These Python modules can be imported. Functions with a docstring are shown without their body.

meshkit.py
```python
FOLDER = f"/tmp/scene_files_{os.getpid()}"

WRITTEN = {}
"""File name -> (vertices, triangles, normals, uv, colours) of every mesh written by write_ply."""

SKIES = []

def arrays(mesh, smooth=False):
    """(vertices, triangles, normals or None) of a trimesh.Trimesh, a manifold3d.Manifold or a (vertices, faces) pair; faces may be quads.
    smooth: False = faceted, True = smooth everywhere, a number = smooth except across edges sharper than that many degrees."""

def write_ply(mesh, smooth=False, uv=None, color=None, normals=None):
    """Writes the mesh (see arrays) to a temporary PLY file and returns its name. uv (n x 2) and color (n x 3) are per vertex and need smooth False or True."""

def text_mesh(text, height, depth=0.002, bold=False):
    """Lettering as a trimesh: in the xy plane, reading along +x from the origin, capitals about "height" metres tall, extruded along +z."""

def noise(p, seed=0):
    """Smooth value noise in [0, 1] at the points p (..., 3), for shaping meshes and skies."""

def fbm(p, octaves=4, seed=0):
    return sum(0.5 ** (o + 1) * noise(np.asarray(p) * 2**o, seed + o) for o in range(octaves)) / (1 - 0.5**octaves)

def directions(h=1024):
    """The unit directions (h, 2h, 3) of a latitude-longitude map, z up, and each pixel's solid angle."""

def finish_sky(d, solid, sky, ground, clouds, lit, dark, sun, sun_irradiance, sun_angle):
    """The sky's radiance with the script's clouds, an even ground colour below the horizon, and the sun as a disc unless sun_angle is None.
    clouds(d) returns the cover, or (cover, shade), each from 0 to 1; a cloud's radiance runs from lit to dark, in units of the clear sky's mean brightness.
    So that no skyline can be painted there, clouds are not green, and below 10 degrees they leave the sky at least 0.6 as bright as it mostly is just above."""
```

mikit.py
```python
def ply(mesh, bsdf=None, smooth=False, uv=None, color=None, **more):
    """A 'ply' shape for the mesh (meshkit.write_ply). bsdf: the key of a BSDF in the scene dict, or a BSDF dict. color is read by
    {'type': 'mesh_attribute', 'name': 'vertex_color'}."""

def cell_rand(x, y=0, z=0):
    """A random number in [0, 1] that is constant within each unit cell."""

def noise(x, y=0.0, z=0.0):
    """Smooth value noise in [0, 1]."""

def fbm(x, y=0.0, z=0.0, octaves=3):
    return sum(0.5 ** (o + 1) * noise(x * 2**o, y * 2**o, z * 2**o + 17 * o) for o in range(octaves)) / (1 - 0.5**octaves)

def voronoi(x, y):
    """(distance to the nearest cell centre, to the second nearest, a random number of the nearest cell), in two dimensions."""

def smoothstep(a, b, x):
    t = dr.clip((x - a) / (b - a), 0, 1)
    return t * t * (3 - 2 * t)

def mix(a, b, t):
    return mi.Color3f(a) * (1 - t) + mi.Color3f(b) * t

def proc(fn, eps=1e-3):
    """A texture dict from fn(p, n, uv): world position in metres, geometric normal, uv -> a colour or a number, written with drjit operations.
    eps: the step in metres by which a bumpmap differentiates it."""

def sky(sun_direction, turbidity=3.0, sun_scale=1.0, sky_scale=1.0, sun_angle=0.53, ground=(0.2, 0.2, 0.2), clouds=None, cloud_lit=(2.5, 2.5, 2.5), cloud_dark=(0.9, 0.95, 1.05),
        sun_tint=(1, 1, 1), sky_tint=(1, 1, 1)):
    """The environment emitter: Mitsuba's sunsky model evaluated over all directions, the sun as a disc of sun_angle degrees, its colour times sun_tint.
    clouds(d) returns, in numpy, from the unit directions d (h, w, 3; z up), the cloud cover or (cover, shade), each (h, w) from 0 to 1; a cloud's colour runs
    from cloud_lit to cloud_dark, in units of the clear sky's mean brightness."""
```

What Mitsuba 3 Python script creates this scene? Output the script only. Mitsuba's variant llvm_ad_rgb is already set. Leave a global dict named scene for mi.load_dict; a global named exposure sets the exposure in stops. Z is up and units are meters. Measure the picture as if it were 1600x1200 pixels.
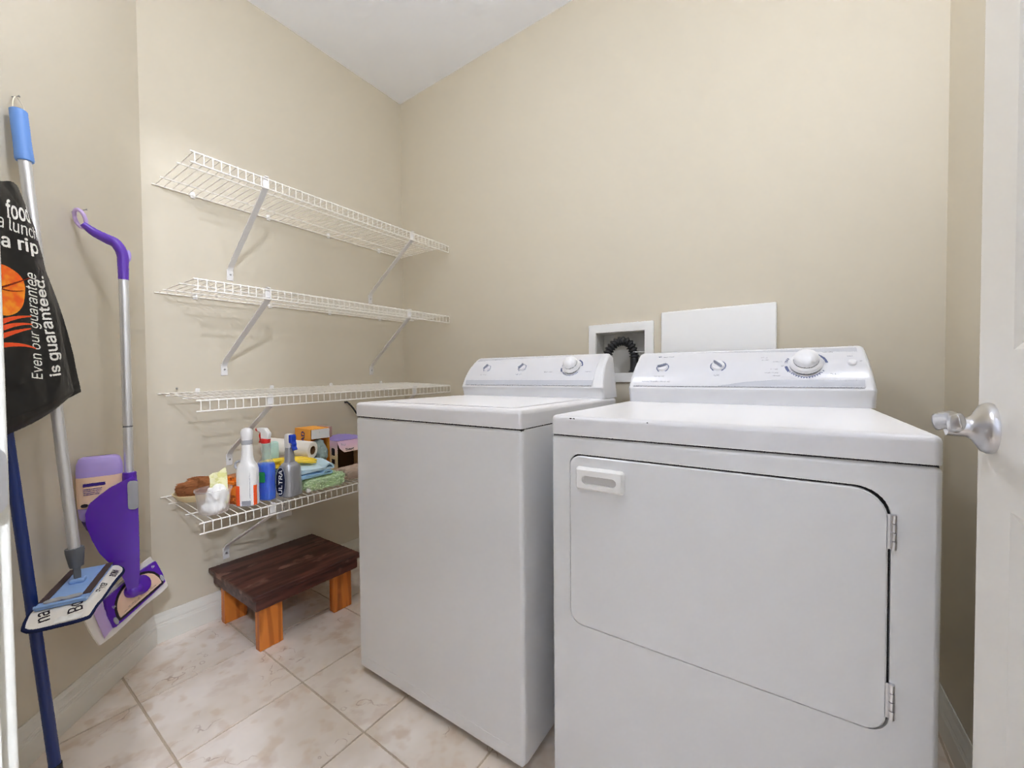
import math, random
import numpy as np, trimesh, manifold3d as m3
import mitsuba as mi, drjit as dr, mikit, meshkit
from mikit import noise, fbm, voronoi, cell_rand, smoothstep, mix, proc
from shapely.geometry import Polygon, box as sbox
from shapely import affinity

# ------------------------------------------------------------------ camera, lights, exposure
T = mi.ScalarTransform4f
CAM = np.array([2.04267484, -1.73029737, 1.03684874])
FWD = np.array([-0.57139788, 0.82037121, -0.02226081])
UP = np.array([-0.00604917, 0.0229141, 0.99971914])
exposure = 0.47
UNSEEN_LAMP = 25.0        # unseen ceiling lamp, placed to light the laundry room from above
UNSEEN_HALL = 860.0        # unseen hall lamp, placed to light the left wall and floor
HALL_FILL = 20.0   # added fill globe in the hall, meant for the diagonal wall
UNSEEN_RIGHT = 210.0     # out of view on the right, placed to cast the low shelf shadows
TINT = (0.94, 1.0, 1.16)
scene, labels = {}, {}
scene['camera'] = {'type': 'perspective', 'fov': 103.19289708, 'fov_axis': 'x', 'near_clip': 0.02, 'far_clip': 50.0,
                   'to_world': T().look_at(origin=CAM.tolist(), target=(CAM + FWD).tolist(), up=UP.tolist())}
rng = random.Random(5)
nrg = np.random.default_rng(5)

# ------------------------------------------------------------------ naming
def key_for(name):
    if name not in scene and name not in labels:
        return name
    i = 1
    while f'{name}_{i:03d}' in scene or f'{name}_{i:03d}' in labels:
        i += 1
    return f'{name}_{i:03d}'
def thing(name, label, cat, group=None):
    k = key_for(name)
    labels[k] = {'label': label, 'category': cat}
    if group: labels[k]['group'] = group
    return k
def put(key, mesh, mat, smooth=35, M=None, **kw):
    d = mesh if isinstance(mesh, dict) else mikit.ply(mesh, mat, smooth=smooth, **kw)
    d = dict(d)
    if M is not None: d['to_world'] = T(np.asarray(M, float).tolist())
    scene[key] = d
    return key
def part(parent, name, mesh, mat=None, smooth=35, M=None, label=None, **kw):
    k = key_for(parent + '__' + name)
    put(k, mesh, mat, smooth, M, **kw)
    if label: labels[k] = {'label': label}
    return k
def single(name, label, cat, mesh, mat, smooth=35, group=None, M=None, **kw):
    k = thing(name, label, cat, group)
    return put(k, mesh, mat, smooth, M, **kw)
def struct(name, mesh, mat, smooth=False, label=None):
    put(name, mesh, mat, smooth)
    labels[name] = {'kind': 'structure'}
    if label: labels[name]['label'] = label
    return name

# ------------------------------------------------------------------ materials
def rgb(r, g, b): return {'type': 'rgb', 'value': [r, g, b]}
def srgb(r, g, b):
    return [((c / 255) / 12.92 if c / 255 <= 0.04045 else ((c / 255 + 0.055) / 1.055) ** 2.4) for c in (r, g, b)]
def mat(name, col, rough=0.5, spec=0.5, metallic=0.0, bump=None, bscale=1.0, **kw):
    c = proc(col) if callable(col) else rgb(*col)
    b = {'type': 'principled', 'base_color': c, 'roughness': rough, 'specular': spec, 'metallic': metallic, **kw}
    if bump is not None:
        b = {'type': 'bumpmap', 'arbitrary': proc(bump), 'scale': bscale, 'bsdf': b}
    scene[name] = {'type': 'twosided', 'bsdf': b}
    return name

WALL = srgb(203, 195, 177)
mat('m_wall', WALL, 0.6, 0.3)
def ceil_bump(p, n, uv):
    f = fbm(p.x * 70, p.y * 70, 0.0, 3)
    return smoothstep(0.45, 0.62, f) * 0.0022
mat('m_unseen_hall_wall', srgb(190, 192, 196), 0.7, 0.2)  # grey picked to limit light bounced from the unseen hall
mat('m_ceiling', srgb(230, 231, 233), 0.9, 0.1, bump=ceil_bump)
mat('m_trim', srgb(222, 221, 212), 0.35, 0.4)
mat('m_door', srgb(226, 224, 218), 0.35, 0.4)
mat('m_grout', srgb(186, 172, 152), 0.9, 0.1)
mat('m_dark_gap', (0.02, 0.02, 0.02), 0.8, 0.1)
mat('m_carpet', srgb(170, 155, 135), 0.95, 0.0)
def tile_col(seed):
    def f(p, n, uv):
        x, y = p.x + seed * 3.7, p.y + seed * 1.9
        a = fbm(x * 7, y * 7, 1.3, 4)
        b = fbm(x * 26, y * 26, 4.1, 3)
        c = mix(srgb(220, 208, 194), srgb(237, 228, 219), smoothstep(0.3, 0.7, a))
        c = mix(c, mi.Color3f(srgb(206, 184, 160)), smoothstep(0.55, 0.8, b) * 0.5)
        w = fbm(x * 11 + 5, y * 11, 9.0, 4)
        vein = (1 - smoothstep(0.0, 0.016, dr.abs(w - 0.5))) * smoothstep(0.54, 0.66, fbm(x * 8, y * 8, 7.0, 2)) * smoothstep(0.35, 0.6, b)
        blot = smoothstep(0.58, 0.76, fbm(x * 17 + 3, y * 17, 2.0, 4)) * 0.24
        c = mix(c, mi.Color3f(srgb(186, 158, 136)), blot)
        return mix(c, mi.Color3f(srgb(150, 118, 96)), vein * 0.55)
    return f
TILES = [mat(f'm_tile_{i}', tile_col(i), 0.38, 0.4) for i in range(3)]

def chips(p, n, uv):
    def spot(x, y, z, r):
        return 1 - smoothstep(0.5, 1.0, dr.sqrt(dr.square((p.x - x) / (3 * r)) + dr.square(p.y - y) + dr.square((p.z - z) * 1.0)) / r * 1.0)
    return p.x * 0
mat('m_enamel', srgb(224, 225, 226), 0.28, 0.5)
mat('m_enamel_top', srgb(225, 225, 227), 0.26, 0.4)
mat('m_console', srgb(226, 227, 230), 0.3, 0.45)
mat('m_console_face', srgb(224, 225, 230), 0.22, 0.45)
mat('m_console_band', srgb(198, 201, 209), 0.3, 0.45)
mat('m_recess_shade', srgb(196, 193, 190), 0.5, 0.3)  # grey puts the shade of the dryer handle recess into colour
mat('m_knob', srgb(236, 237, 240), 0.25, 0.5)
mat('m_knob_grip', srgb(128, 134, 152), 0.4, 0.4)
mat('m_print_blue', srgb(92, 100, 132), 0.6, 0.2)
mat('m_print_grey', srgb(150, 152, 160), 0.6, 0.2)
mat('m_chrome', (0.72, 0.73, 0.76), 0.22, 0.5, 1.0)
mat('m_satin_nickel', (0.70, 0.70, 0.72), 0.27, 0.5, 1.0)
mat('m_alu', (0.80, 0.81, 0.83), 0.38, 0.5, 0.75)
mat('m_steel_screw', (0.35, 0.35, 0.36), 0.35, 0.5, 1.0)
mat('m_wire', srgb(240, 238, 230), 0.35, 0.45)
mat('m_bracket', srgb(226, 225, 224), 0.4, 0.4)
mat('m_white_plastic', srgb(236, 236, 234), 0.35, 0.45)
mat('m_grey_plastic', srgb(168, 170, 174), 0.4, 0.4)
mat('m_dark_grey_plastic', srgb(92, 96, 102), 0.45, 0.4)
mat('m_box_inside', srgb(196, 194, 188), 0.6, 0.3)
mat('m_black_rubber', (0.012, 0.012, 0.013), 0.42, 0.5)
mat('m_black_bag', (0.009, 0.009, 0.009), 0.36, 0.3,
    bump=lambda p, n, uv: fbm(p.x * 26, p.y * 26, p.z * 16, 3) * 0.010 + fbm(p.x * 110, p.y * 110, p.z * 80, 2) * 0.0012)
mat('m_print_white', srgb(238, 236, 230), 0.5, 0.3)
def crab(p, n, uv):
    f = fbm(p.x * 40, p.y * 40, p.z * 40, 3)
    return mix(srgb(250, 158, 40), srgb(236, 92, 30), smoothstep(0.35, 0.7, f))
mat('m_crab', crab, 0.5, 0.3)
mat('m_crab_leg', srgb(232, 84, 40), 0.5, 0.3)
mat('m_crab_line', srgb(120, 36, 16), 0.6, 0.2)
mat('m_navy', srgb(22, 44, 104), 0.3, 0.5)
mat('m_light_blue', srgb(142, 178, 228), 0.42, 0.4)
mat('m_grip_blue', srgb(108, 152, 220), 0.45, 0.4)
mat('m_velcro', srgb(78, 66, 66), 0.95, 0.0)
mat('m_pad_white', srgb(234, 230, 222), 0.85, 0.1)
mat('m_pad_cream', srgb(226, 216, 190), 0.85, 0.1)
mat('m_navy_trim', srgb(28, 36, 70), 0.85, 0.1)
mat('m_purple', srgb(88, 38, 168), 0.22, 0.5)
mat('m_purple_grip', srgb(98, 58, 176), 0.3, 0.5)
mat('m_purple_dark', srgb(56, 24, 104), 0.35, 0.4)
mat('m_lilac', srgb(176, 156, 222), 0.3, 0.45)
mat('m_lilac_pale', srgb(206, 182, 230), 0.4, 0.4)
mat('m_peach_label', srgb(240, 206, 180), 0.5, 0.3)
mat('m_label_ink', srgb(60, 40, 120), 0.6, 0.2)
mat('m_ink_dark', srgb(40, 34, 40), 0.6, 0.2)
mat('m_fuzzy_white', srgb(238, 234, 228), 0.95, 0.0)
def dark_wood(p, n, uv):
    g = fbm(p.x * 60, p.y * 7, p.z * 60, 3)
    c = mix(srgb(52, 24, 20), srgb(84, 44, 36), smoothstep(0.3, 0.75, g))
    sc = smoothstep(0.62, 0.74, fbm(p.x * 18, p.y * 9, p.z * 9, 4))
    return mix(c, mi.Color3f(srgb(136, 96, 82)), sc * 0.6)
mat('m_dark_wood', dark_wood, 0.42, 0.45)
def pine(p, n, uv):
    wob = fbm(p.x * 14, p.y * 14, p.z * 2.2, 2)
    r = dr.sin((p.y * 150 + p.x * 120 + wob * 9 + p.z * 3))
    c = mix(srgb(206, 122, 48), srgb(158, 78, 24), smoothstep(-0.2, 0.9, r) * 0.65)
    return mix(c, mi.Color3f(srgb(120, 56, 18)), smoothstep(0.6, 0.8, fbm(p.x * 50, p.y * 50, p.z * 5, 2)) * 0.5)
mat('m_pine', pine, 0.4, 0.4)
def coir(p, n, uv):
    f = fbm(p.x * 160, p.y * 60, p.z * 160, 2)
    return mix(srgb(120, 70, 42), srgb(184, 124, 80), f)
mat('m_coir', coir, 0.85, 0.1)
mat('m_coir_handle', lambda p, n, uv: mix(srgb(150, 92, 56), srgb(196, 136, 92), fbm(p.x * 120, p.y * 14, p.z * 120, 2)), 0.7, 0.2)
mat('m_bowl', srgb(232, 214, 164), 0.45, 0.4)
def spotted(p, n, uv):
    f = fbm(p.x * 70, p.y * 70, p.z * 70, 3)
    return mix(srgb(240, 238, 196), srgb(220, 218, 150), smoothstep(0.45, 0.65, f))
mat('m_cloth_yellow_spot', spotted, 0.9, 0.05)
mat('m_cloth_white', srgb(240, 240, 236), 0.9, 0.05)
mat('m_orange_label', srgb(236, 92, 44), 0.5, 0.3)
mat('m_red', srgb(196, 38, 34), 0.4, 0.4)
mat('m_packet', lambda p, n, uv: mix(srgb(236, 132, 44), srgb(150, 74, 26), smoothstep(0.45, 0.6, fbm(p.x * 80, p.y * 80, p.z * 80, 2))), 0.5, 0.3)
mat('m_scrubber', srgb(138, 122, 110), 0.8, 0.1)
scene['m_clear'] = {'type': 'blendbsdf', 'weight': 0.17, 'a': {'type': 'thindielectric', 'int_ior': 1.3},
                    'b': {'type': 'twosided', 'bsdf': {'type': 'diffuse', 'reflectance': rgb(0.86, 0.84, 0.86)}}}
scene['m_clear_bottle'] = {'type': 'blendbsdf', 'weight': 0.05, 'a': {'type': 'thindielectric', 'int_ior': 1.25},
                    'b': {'type': 'twosided', 'bsdf': {'type': 'diffuse', 'reflectance': rgb(0.8, 0.84, 0.86)}}}
mat('m_blue_liquid', lambda p, n, uv: mix(srgb(8, 62, 196), srgb(14, 106, 214), fbm(p.x * 40, p.y * 40, p.z * 30, 2)), 0.08, 0.5, clearcoat=0.6)
mat('m_label_green', srgb(34, 132, 74), 0.4, 0.4)
mat('m_label_blue', srgb(44, 110, 232), 0.4, 0.4)
mat('m_silver_plastic', srgb(172, 174, 180), 0.3, 0.5, 0.55)
mat('m_black_label', srgb(28, 30, 44), 0.35, 0.4)
mat('m_blue_trigger', srgb(26, 62, 178), 0.35, 0.45)
mat('m_aqua_pack', lambda p, n, uv: mix(srgb(190, 224, 214), srgb(228, 222, 80), (smoothstep(0.655, 0.66, p.z) - smoothstep(0.68, 0.685, p.z))), 0.5, 0.3)
mat('m_yellow_rubber', srgb(246, 214, 70), 0.45, 0.35)
mat('m_paper', srgb(242, 238, 230), 0.9, 0.05)
mat('m_core', srgb(120, 92, 64), 0.9, 0.05)
def ob(p, n, uv):
    return mix(srgb(240, 150, 50), srgb(250, 190, 84), fbm(p.x * 16, p.y * 16, p.z * 10, 3))
mat('m_orange_box', ob, 0.5, 0.3)
mat('m_bag_grey', srgb(150, 168, 164), 0.5, 0.3, bump=lambda p, n, uv: fbm(p.x * 60, p.y * 60, p.z * 25, 3) * 0.004)
mat('m_cardboard', lambda p, n, uv: mix(srgb(150, 128, 108), srgb(186, 150, 142), smoothstep(0.72, 0.78, p.z)), 0.8, 0.1)
mat('m_carton_cream', lambda p, n, uv: mix(srgb(240, 218, 176), srgb(226, 190, 214), smoothstep(0.64, 0.72, p.z)), 0.6, 0.2)
mat('m_carton_purple', srgb(150, 134, 200), 0.5, 0.3)
mat('m_carton_shade', srgb(70, 54, 38), 0.9, 0.05)  # dark brown painting the shade inside the open carton
mat('m_towel_blue', srgb(158, 196, 224), 0.95, 0.0)
mat('m_towel_blue_rim', srgb(196, 220, 232), 0.95, 0.0)
mat('m_towel_green', lambda p, n, uv: mix(srgb(222, 236, 206), srgb(200, 224, 180), fbm(p.x * 90, p.y * 90, p.z * 90, 2)), 0.98, 0.0)
mat('m_cloth_brown', srgb(176, 156, 140), 0.95, 0.0)
mat('m_cord_black', (0.02, 0.02, 0.02), 0.5, 0.4)
mat('m_lamp_metal', srgb(200, 200, 200), 0.3, 0.5, 0.8)
mat('m_string', srgb(226, 220, 204), 0.9, 0.0)

# ------------------------------------------------------------------ mesh helpers
def cat(*ms): return trimesh.util.concatenate([m for m in ms if m is not None])
def bx(x0, x1, y0, y1, z0, z1):
    m = trimesh.creation.box((x1 - x0, y1 - y0, z1 - z0)); m.apply_translation(((x0 + x1) / 2, (y0 + y1) / 2, (z0 + z1) / 2)); return m
def tm(man):
    q = man.to_mesh(); return trimesh.Trimesh(q.vert_properties[:, :3], q.tri_verts, process=False)
def man(m):
    return m3.Manifold(m3.Mesh(np.asarray(m.vertices, np.float32), np.asarray(m.faces, np.uint32)))
def rbx(x0, x1, y0, y1, z0, z1, r=0.004, n=12, M=False):
    s = m3.Manifold.sphere(r, n)
    h = m3.Manifold.batch_hull([s.translate((x, y, z)) for x in (x0 + r, x1 - r) for y in (y0 + r, y1 - r) for z in (z0 + r, z1 - r)])
    return h if M else tm(h)
def mbx(x0, x1, y0, y1, z0, z1):
    return m3.Manifold.cube((x1 - x0, y1 - y0, z1 - z0)).translate((x0, y0, z0))
def ext(poly, h):
    if not isinstance(poly, Polygon): poly = Polygon(poly)
    return trimesh.creation.extrude_polygon(poly, h, engine='earcut')
def prism_x(prof, x0, x1):          # (y,z) profile swept along x
    m = ext(prof, x1 - x0); v = m.vertices.copy(); m.vertices = np.stack([v[:, 2] + x0, v[:, 0], v[:, 1]], 1); m.fix_normals(); return m
def xz_plate(poly, y0, y1):         # (x,z) outline, thick from y0 to y1
    m = ext(poly, y1 - y0); v = m.vertices.copy(); m.vertices = np.stack([v[:, 0], v[:, 2] + y0, v[:, 1]], 1); m.fix_normals(); return m
def rrect(x0, x1, z0, z1, r, n=6):
    rs = r if isinstance(r, (tuple, list)) else (r,) * 4      # bl, br, tr, tl
    out = []
    for (cx, cz, a0), q in zip(((x0, z0, 180), (x1, z0, 270), (x1, z1, 0), (x0, z1, 90)), rs):
        ox = cx + q if cx == x0 else cx - q; oz = cz + q if cz == z0 else cz - q
        for k in range(n + 1):
            a = math.radians(a0 + 90 * k / n); out.append((ox + q * math.cos(a), oz + q * math.sin(a)))
    return out
def lathe(prof, n=32, axis=None, at=(0, 0, 0)):
    p = np.asarray(prof, float); k = len(p); a = np.arange(n) * 2 * np.pi / n
    v = np.stack([np.outer(np.cos(a), p[:, 0]), np.outer(np.sin(a), p[:, 0]), np.tile(p[:, 1], (n, 1))], -1).reshape(-1, 3)
    f = []
    for i in range(n):
        j = (i + 1) % n
        for q in range(k - 1):
            a0, b0, a1, b1 = i * k + q, j * k + q, i * k + q + 1, j * k + q + 1
            f += [(a0, b0, b1), (a0, b1, a1)]
    m = trimesh.Trimesh(v, f, process=False); m.merge_vertices(); m.update_faces(m.nondegenerate_faces())
    if axis is not None: m.apply_transform(trimesh.geometry.align_vectors([0, 0, 1], axis))
    m.apply_translation(at); return m
def spline(pts, n=8):
    P = np.asarray(pts, float); Q = np.vstack([2 * P[0] - P[1], P, 2 * P[-1] - P[-2]]); out = []
    for i in range(1, len(Q) - 2):
        for t in np.linspace(0, 1, n, endpoint=False):
            a, b, c, d = Q[i - 1:i + 3]
            out.append(0.5 * (2 * b + (c - a) * t + (2 * a - 5 * b + 4 * c - d) * t ** 2 + (3 * b - a - 3 * c + d) * t ** 3))
    out.append(P[-1]); return np.array(out)
def tube(path, r, n=10, flat=1.0, up=(0, 0, 1), caps=True):
    P = np.asarray(path, float); R = np.broadcast_to(np.asarray(r, float), (len(P),))
    t = np.gradient(P, axis=0); t /= np.linalg.norm(t, axis=1, keepdims=True)
    u = np.asarray(up, float); 
    if abs(t[0] @ u) > 0.95: u = np.array([1, 0, 0.]) if abs(t[0][0]) < 0.9 else np.array([0, 1., 0])
    v = []
    for i in range(len(P)):
        u = u - (u @ t[i]) * t[i]; u /= np.linalg.norm(u); w = np.cross(t[i], u)
        a = np.arange(n) * 2 * np.pi / n
        v.append(P[i] + R[i] * (np.outer(np.cos(a), u) * flat + np.outer(np.sin(a), w)))
    v = np.vstack(v); f = []
    for i in range(len(P) - 1):
        for k in range(n):
            a, b = i * n + k, i * n + (k + 1) % n
            f += [(a, b, b + n), (a, b + n, a + n)]
    if caps:
        v = np.vstack([v, P[:1], P[-1:]]); c0, c1 = len(v) - 2, len(v) - 1; e = (len(P) - 1) * n
        for k in range(n):
            f += [(c0, (k + 1) % n, k), (c1, e + k, e + (k + 1) % n)]
    return trimesh.Trimesh(v, f, process=False)
def strip(path, width, thick, side):
    """flat bar along a path; side = the direction of its width"""
    P = np.asarray(path, float); s = np.asarray(side, float); s /= np.linalg.norm(s)
    t = np.gradient(P, axis=0); t /= np.linalg.norm(t, axis=1, keepdims=True)
    v, f = [], []
    for i in range(len(P)):
        n_ = np.cross(t[i], s); n_ /= np.linalg.norm(n_)
        for a, b in ((-1, -1), (1, -1), (1, 1), (-1, 1)): v.append(P[i] + s * a * width / 2 + n_ * b * thick / 2)
    for i in range(len(P) - 1):
        for k in range(4):
            a, b = i * 4 + k, i * 4 + (k + 1) % 4
            f += [(a, b, b + 4), (a, b + 4, a + 4)]
    e = (len(P) - 1) * 4; f += [(0, 2, 1), (0, 3, 2), (e, e + 1, e + 2), (e, e + 2, e + 3)]
    m = trimesh.Trimesh(v, f, process=False); m.fix_normals(); return m
def sheet(fn, nu, nv, thick=0.003):
    """closed thin sheet from fn(u,v) (arrays in 0..1) -> (...,3)"""
    U, V = np.meshgrid(np.linspace(0, 1, nu), np.linspace(0, 1, nv), indexing='ij')
    P = fn(U, V); du = np.gradient(P, axis=0); dv = np.gradient(P, axis=1)
    N = np.cross(du, dv); N /= np.maximum(np.linalg.norm(N, axis=-1, keepdims=True), 1e-9)
    A, B = (P + N * thick / 2).reshape(-1, 3), (P - N * thick / 2).reshape(-1, 3)
    o = nu * nv; f = []
    I = lambda i, j: i * nv + j
    for i in range(nu - 1):
        for j in range(nv - 1):
            a, b, c, d = I(i, j), I(i + 1, j), I(i + 1, j + 1), I(i, j + 1)
            f += [(a, b, c), (a, c, d), (o + a, o + c, o + b), (o + a, o + d, o + c)]
    ring = [I(i, 0) for i in range(nu)] + [I(nu - 1, j) for j in range(1, nv)] + [I(i, nv - 1) for i in range(nu - 2, -1, -1)] + [I(0, j) for j in range(nv - 2, 0, -1)]
    for k in range(len(ring)):
        a, b = ring[k], ring[(k + 1) % len(ring)]
        f += [(a, o + a, o + b), (a, o + b, b)]
    return trimesh.Trimesh(np.vstack([A, B]), f, process=False)
def blob(c, r, sub=3, amp=0.12, freq=3.0, seed=0):
    m = trimesh.creation.icosphere(subdivisions=sub); d = m.vertices.copy()
    k = 1 + amp * (meshkit.fbm(d * freq + 7.3 * seed + 10, 3, seed) - 0.5) * 2
    m.vertices = d * k[:, None] * np.asarray(r) + np.asarray(c); return m
def frame(o, ex, ey, ez=None):
    ex, ey = np.asarray(ex, float), np.asarray(ey, float); ez = np.cross(ex, ey) if ez is None else np.asarray(ez, float)
    M = np.eye(4); M[:3, 0], M[:3, 1], M[:3, 2], M[:3, 3] = ex, ey, ez, o; return M
def xf(m, M): m = m.copy(); m.apply_transform(M); return m
def vmap(m, fn): m = m.copy(); m.vertices = fn(np.asarray(m.vertices)); return m
def refine(m, e):
    v, f = trimesh.remesh.subdivide_to_size(m.vertices, m.faces, e, max_iter=12); return trimesh.Trimesh(v, f, process=False)

# ------------------------------------------------------------------ the room
H = 2.7405
BW = -0.0138                                   # the back wall is a touch out of square
def back_y(x): return BW * x
XR = 2.403                                     # back right corner
XR2 = 2.45                                     # right wall at the doorway end
YF = -1.708                                    # room face of the front wall
W0 = 1.253                                     # where the left wall meets the diagonal wall
OX0, OX1, OZ0, OZ1 = 1.313, 1.531, 1.041, 1.2195       # opening of the washer outlet box
D0, D1, DH = 1.515, 2.275, 2.03                # doorway
XD = -(YF + W0)                                # x where the diagonal wall meets the front wall
th = 0.11
room = Polygon([(0, 0), (XR, back_y(XR)), (XR2, YF), (D1, YF), (D1, YF - th), (D0, YF - th), (D0, YF), (XD, YF), (0, -W0)])

struct('wall_left', bx(-th, 0, -W0 - 0.05, 0.0, 0, H), 'm_wall')
wb = man(prism_x([(0, 0), (th + 0.05, 0), (th + 0.05, H), (0, H)], 0.0, XR)) - mbx(OX0, OX1, -0.2, 0.09, OZ0, OZ1)
wb = tm(wb); wb.vertices[:, 1] += BW * wb.vertices[:, 0]
struct('wall_back', wb, 'm_wall')
ux = np.array([XR2 - XR, YF - back_y(XR), 0]); ux /= np.linalg.norm(ux)
L_r = math.hypot(XR2 - XR, YF - back_y(XR))
MR = frame((XR, back_y(XR), 0), ux, (ux[1] * -1, ux[0], 0), (0, 0, 1))      # local y points out of the room
struct('wall_right', xf(bx(0 - 0.0, L_r + 0.1, 0, th, 0, H), MR), 'm_wall')
ud = np.array([1, -1, 0]) / math.sqrt(2)
MD = frame((0, -W0, 0), ud, np.array([1, 1, 0]) / math.sqrt(2), (0, 0, 1))   # (s, d, z): along the diagonal wall, off it, up
L_d = math.hypot(XD, YF + W0)
struct('wall_diagonal', xf(bx(-0.0, L_d + 0.02, -th, 0, 0, H), MD), 'm_wall')
wf = mbx(XD - 0.02, XR2 + 0.02, YF - th, YF, 0, H) - mbx(D0, D1, YF - 1, YF + 1, -0.1, DH)
struct('wall_front', tm(wf), 'm_wall')
struct('ceiling', bx(-0.15, 3.3, -3.4, 0.25, H, H + 0.1), 'm_ceiling')
# unseen hall behind the camera, closed in to hold and bounce the light
struct('wall_unseen_hall_left', bx(0.45, 0.56, -3.4, YF - th, 0, H), 'm_unseen_hall_wall')
struct('wall_unseen_hall_right', bx(3.2, 3.31, -3.4, YF, 0, H), 'm_unseen_hall_wall')
struct('wall_unseen_hall_back', bx(0.45, 3.3, -3.4, -3.3, 0, H), 'm_unseen_hall_wall')
struct('wall_unseen_hall_front', bx(XR2 + 0.02, 3.2, YF - th, YF, 0, H), 'm_unseen_hall_wall')

# floor: grout bed with the tiles set in it, each a part
struct('floor', bx(-0.1, 3.3, -3.4, 0.25, -0.08, -0.003), 'm_grout')
PT = 0.3418
clip = room.buffer(-0.001)
for i in range(-1, 8):
    for j in range(-1, 6):
        x0, y1 = 0.3355 + PT * (i - 1), -1.03 + PT * (3 - j) + 0.0
        q = sbox(x0 + 0.0032, y1 - PT + 0.0032, x0 + PT - 0.0032, y1 - 0.0032).intersection(clip)
        if q.is_empty or q.area < 2e-4 or q.geom_type != 'Polygon': continue
        t = ext(q, 0.008); dz = rng.uniform(-0.0004, 0.0004); t.apply_translation((0, 0, -0.008 + dz))
        part('floor', 'tile', t, TILES[rng.randrange(3)], smooth=False)
struct('floor_hall', bx(0.56, 3.2, -3.3, YF - th, -0.003, 0.0), 'm_carpet')

# baseboards: colonial profile (off the wall, up)
HB = 0.1125
prof = [(0, 0), (0.0145, 0), (0.0145, 0.062), (0.0125, 0.066), (0.0125, 0.070), (0.0105, 0.074), (0.0115, 0.081), (0.0085, 0.092), (0.0055, 0.098), (0.005, 0.106), (0.003, HB), (0, HB)]
def baseboard(name, length, M, a=0.0, b=0.0):
    """local x along, y off the wall, z up; ends cut back or forward by a, b per unit of depth (mitres)"""
    m = ext([(p[0], p[1]) for p in prof], 1.0); v = m.vertices.copy()
    x = np.where(v[:, 2] < 0.5, a * v[:, 0], length - b * v[:, 0])
    m.vertices = np.stack([x, v[:, 0] + 0.0005, v[:, 1] + 0.0003], 1); m.fix_normals()
    struct(name, xf(m, M), 'm_trim', smooth=20)
t8 = math.tan(math.radians(22.5))
baseboard('baseboard_left', W0, frame((0, 0, 0), (0, -1, 0), (1, 0, 0), (0, 0, 1)), 1.0, t8)
baseboard('baseboard_diagonal', L_d, MD, t8, t8)
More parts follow.
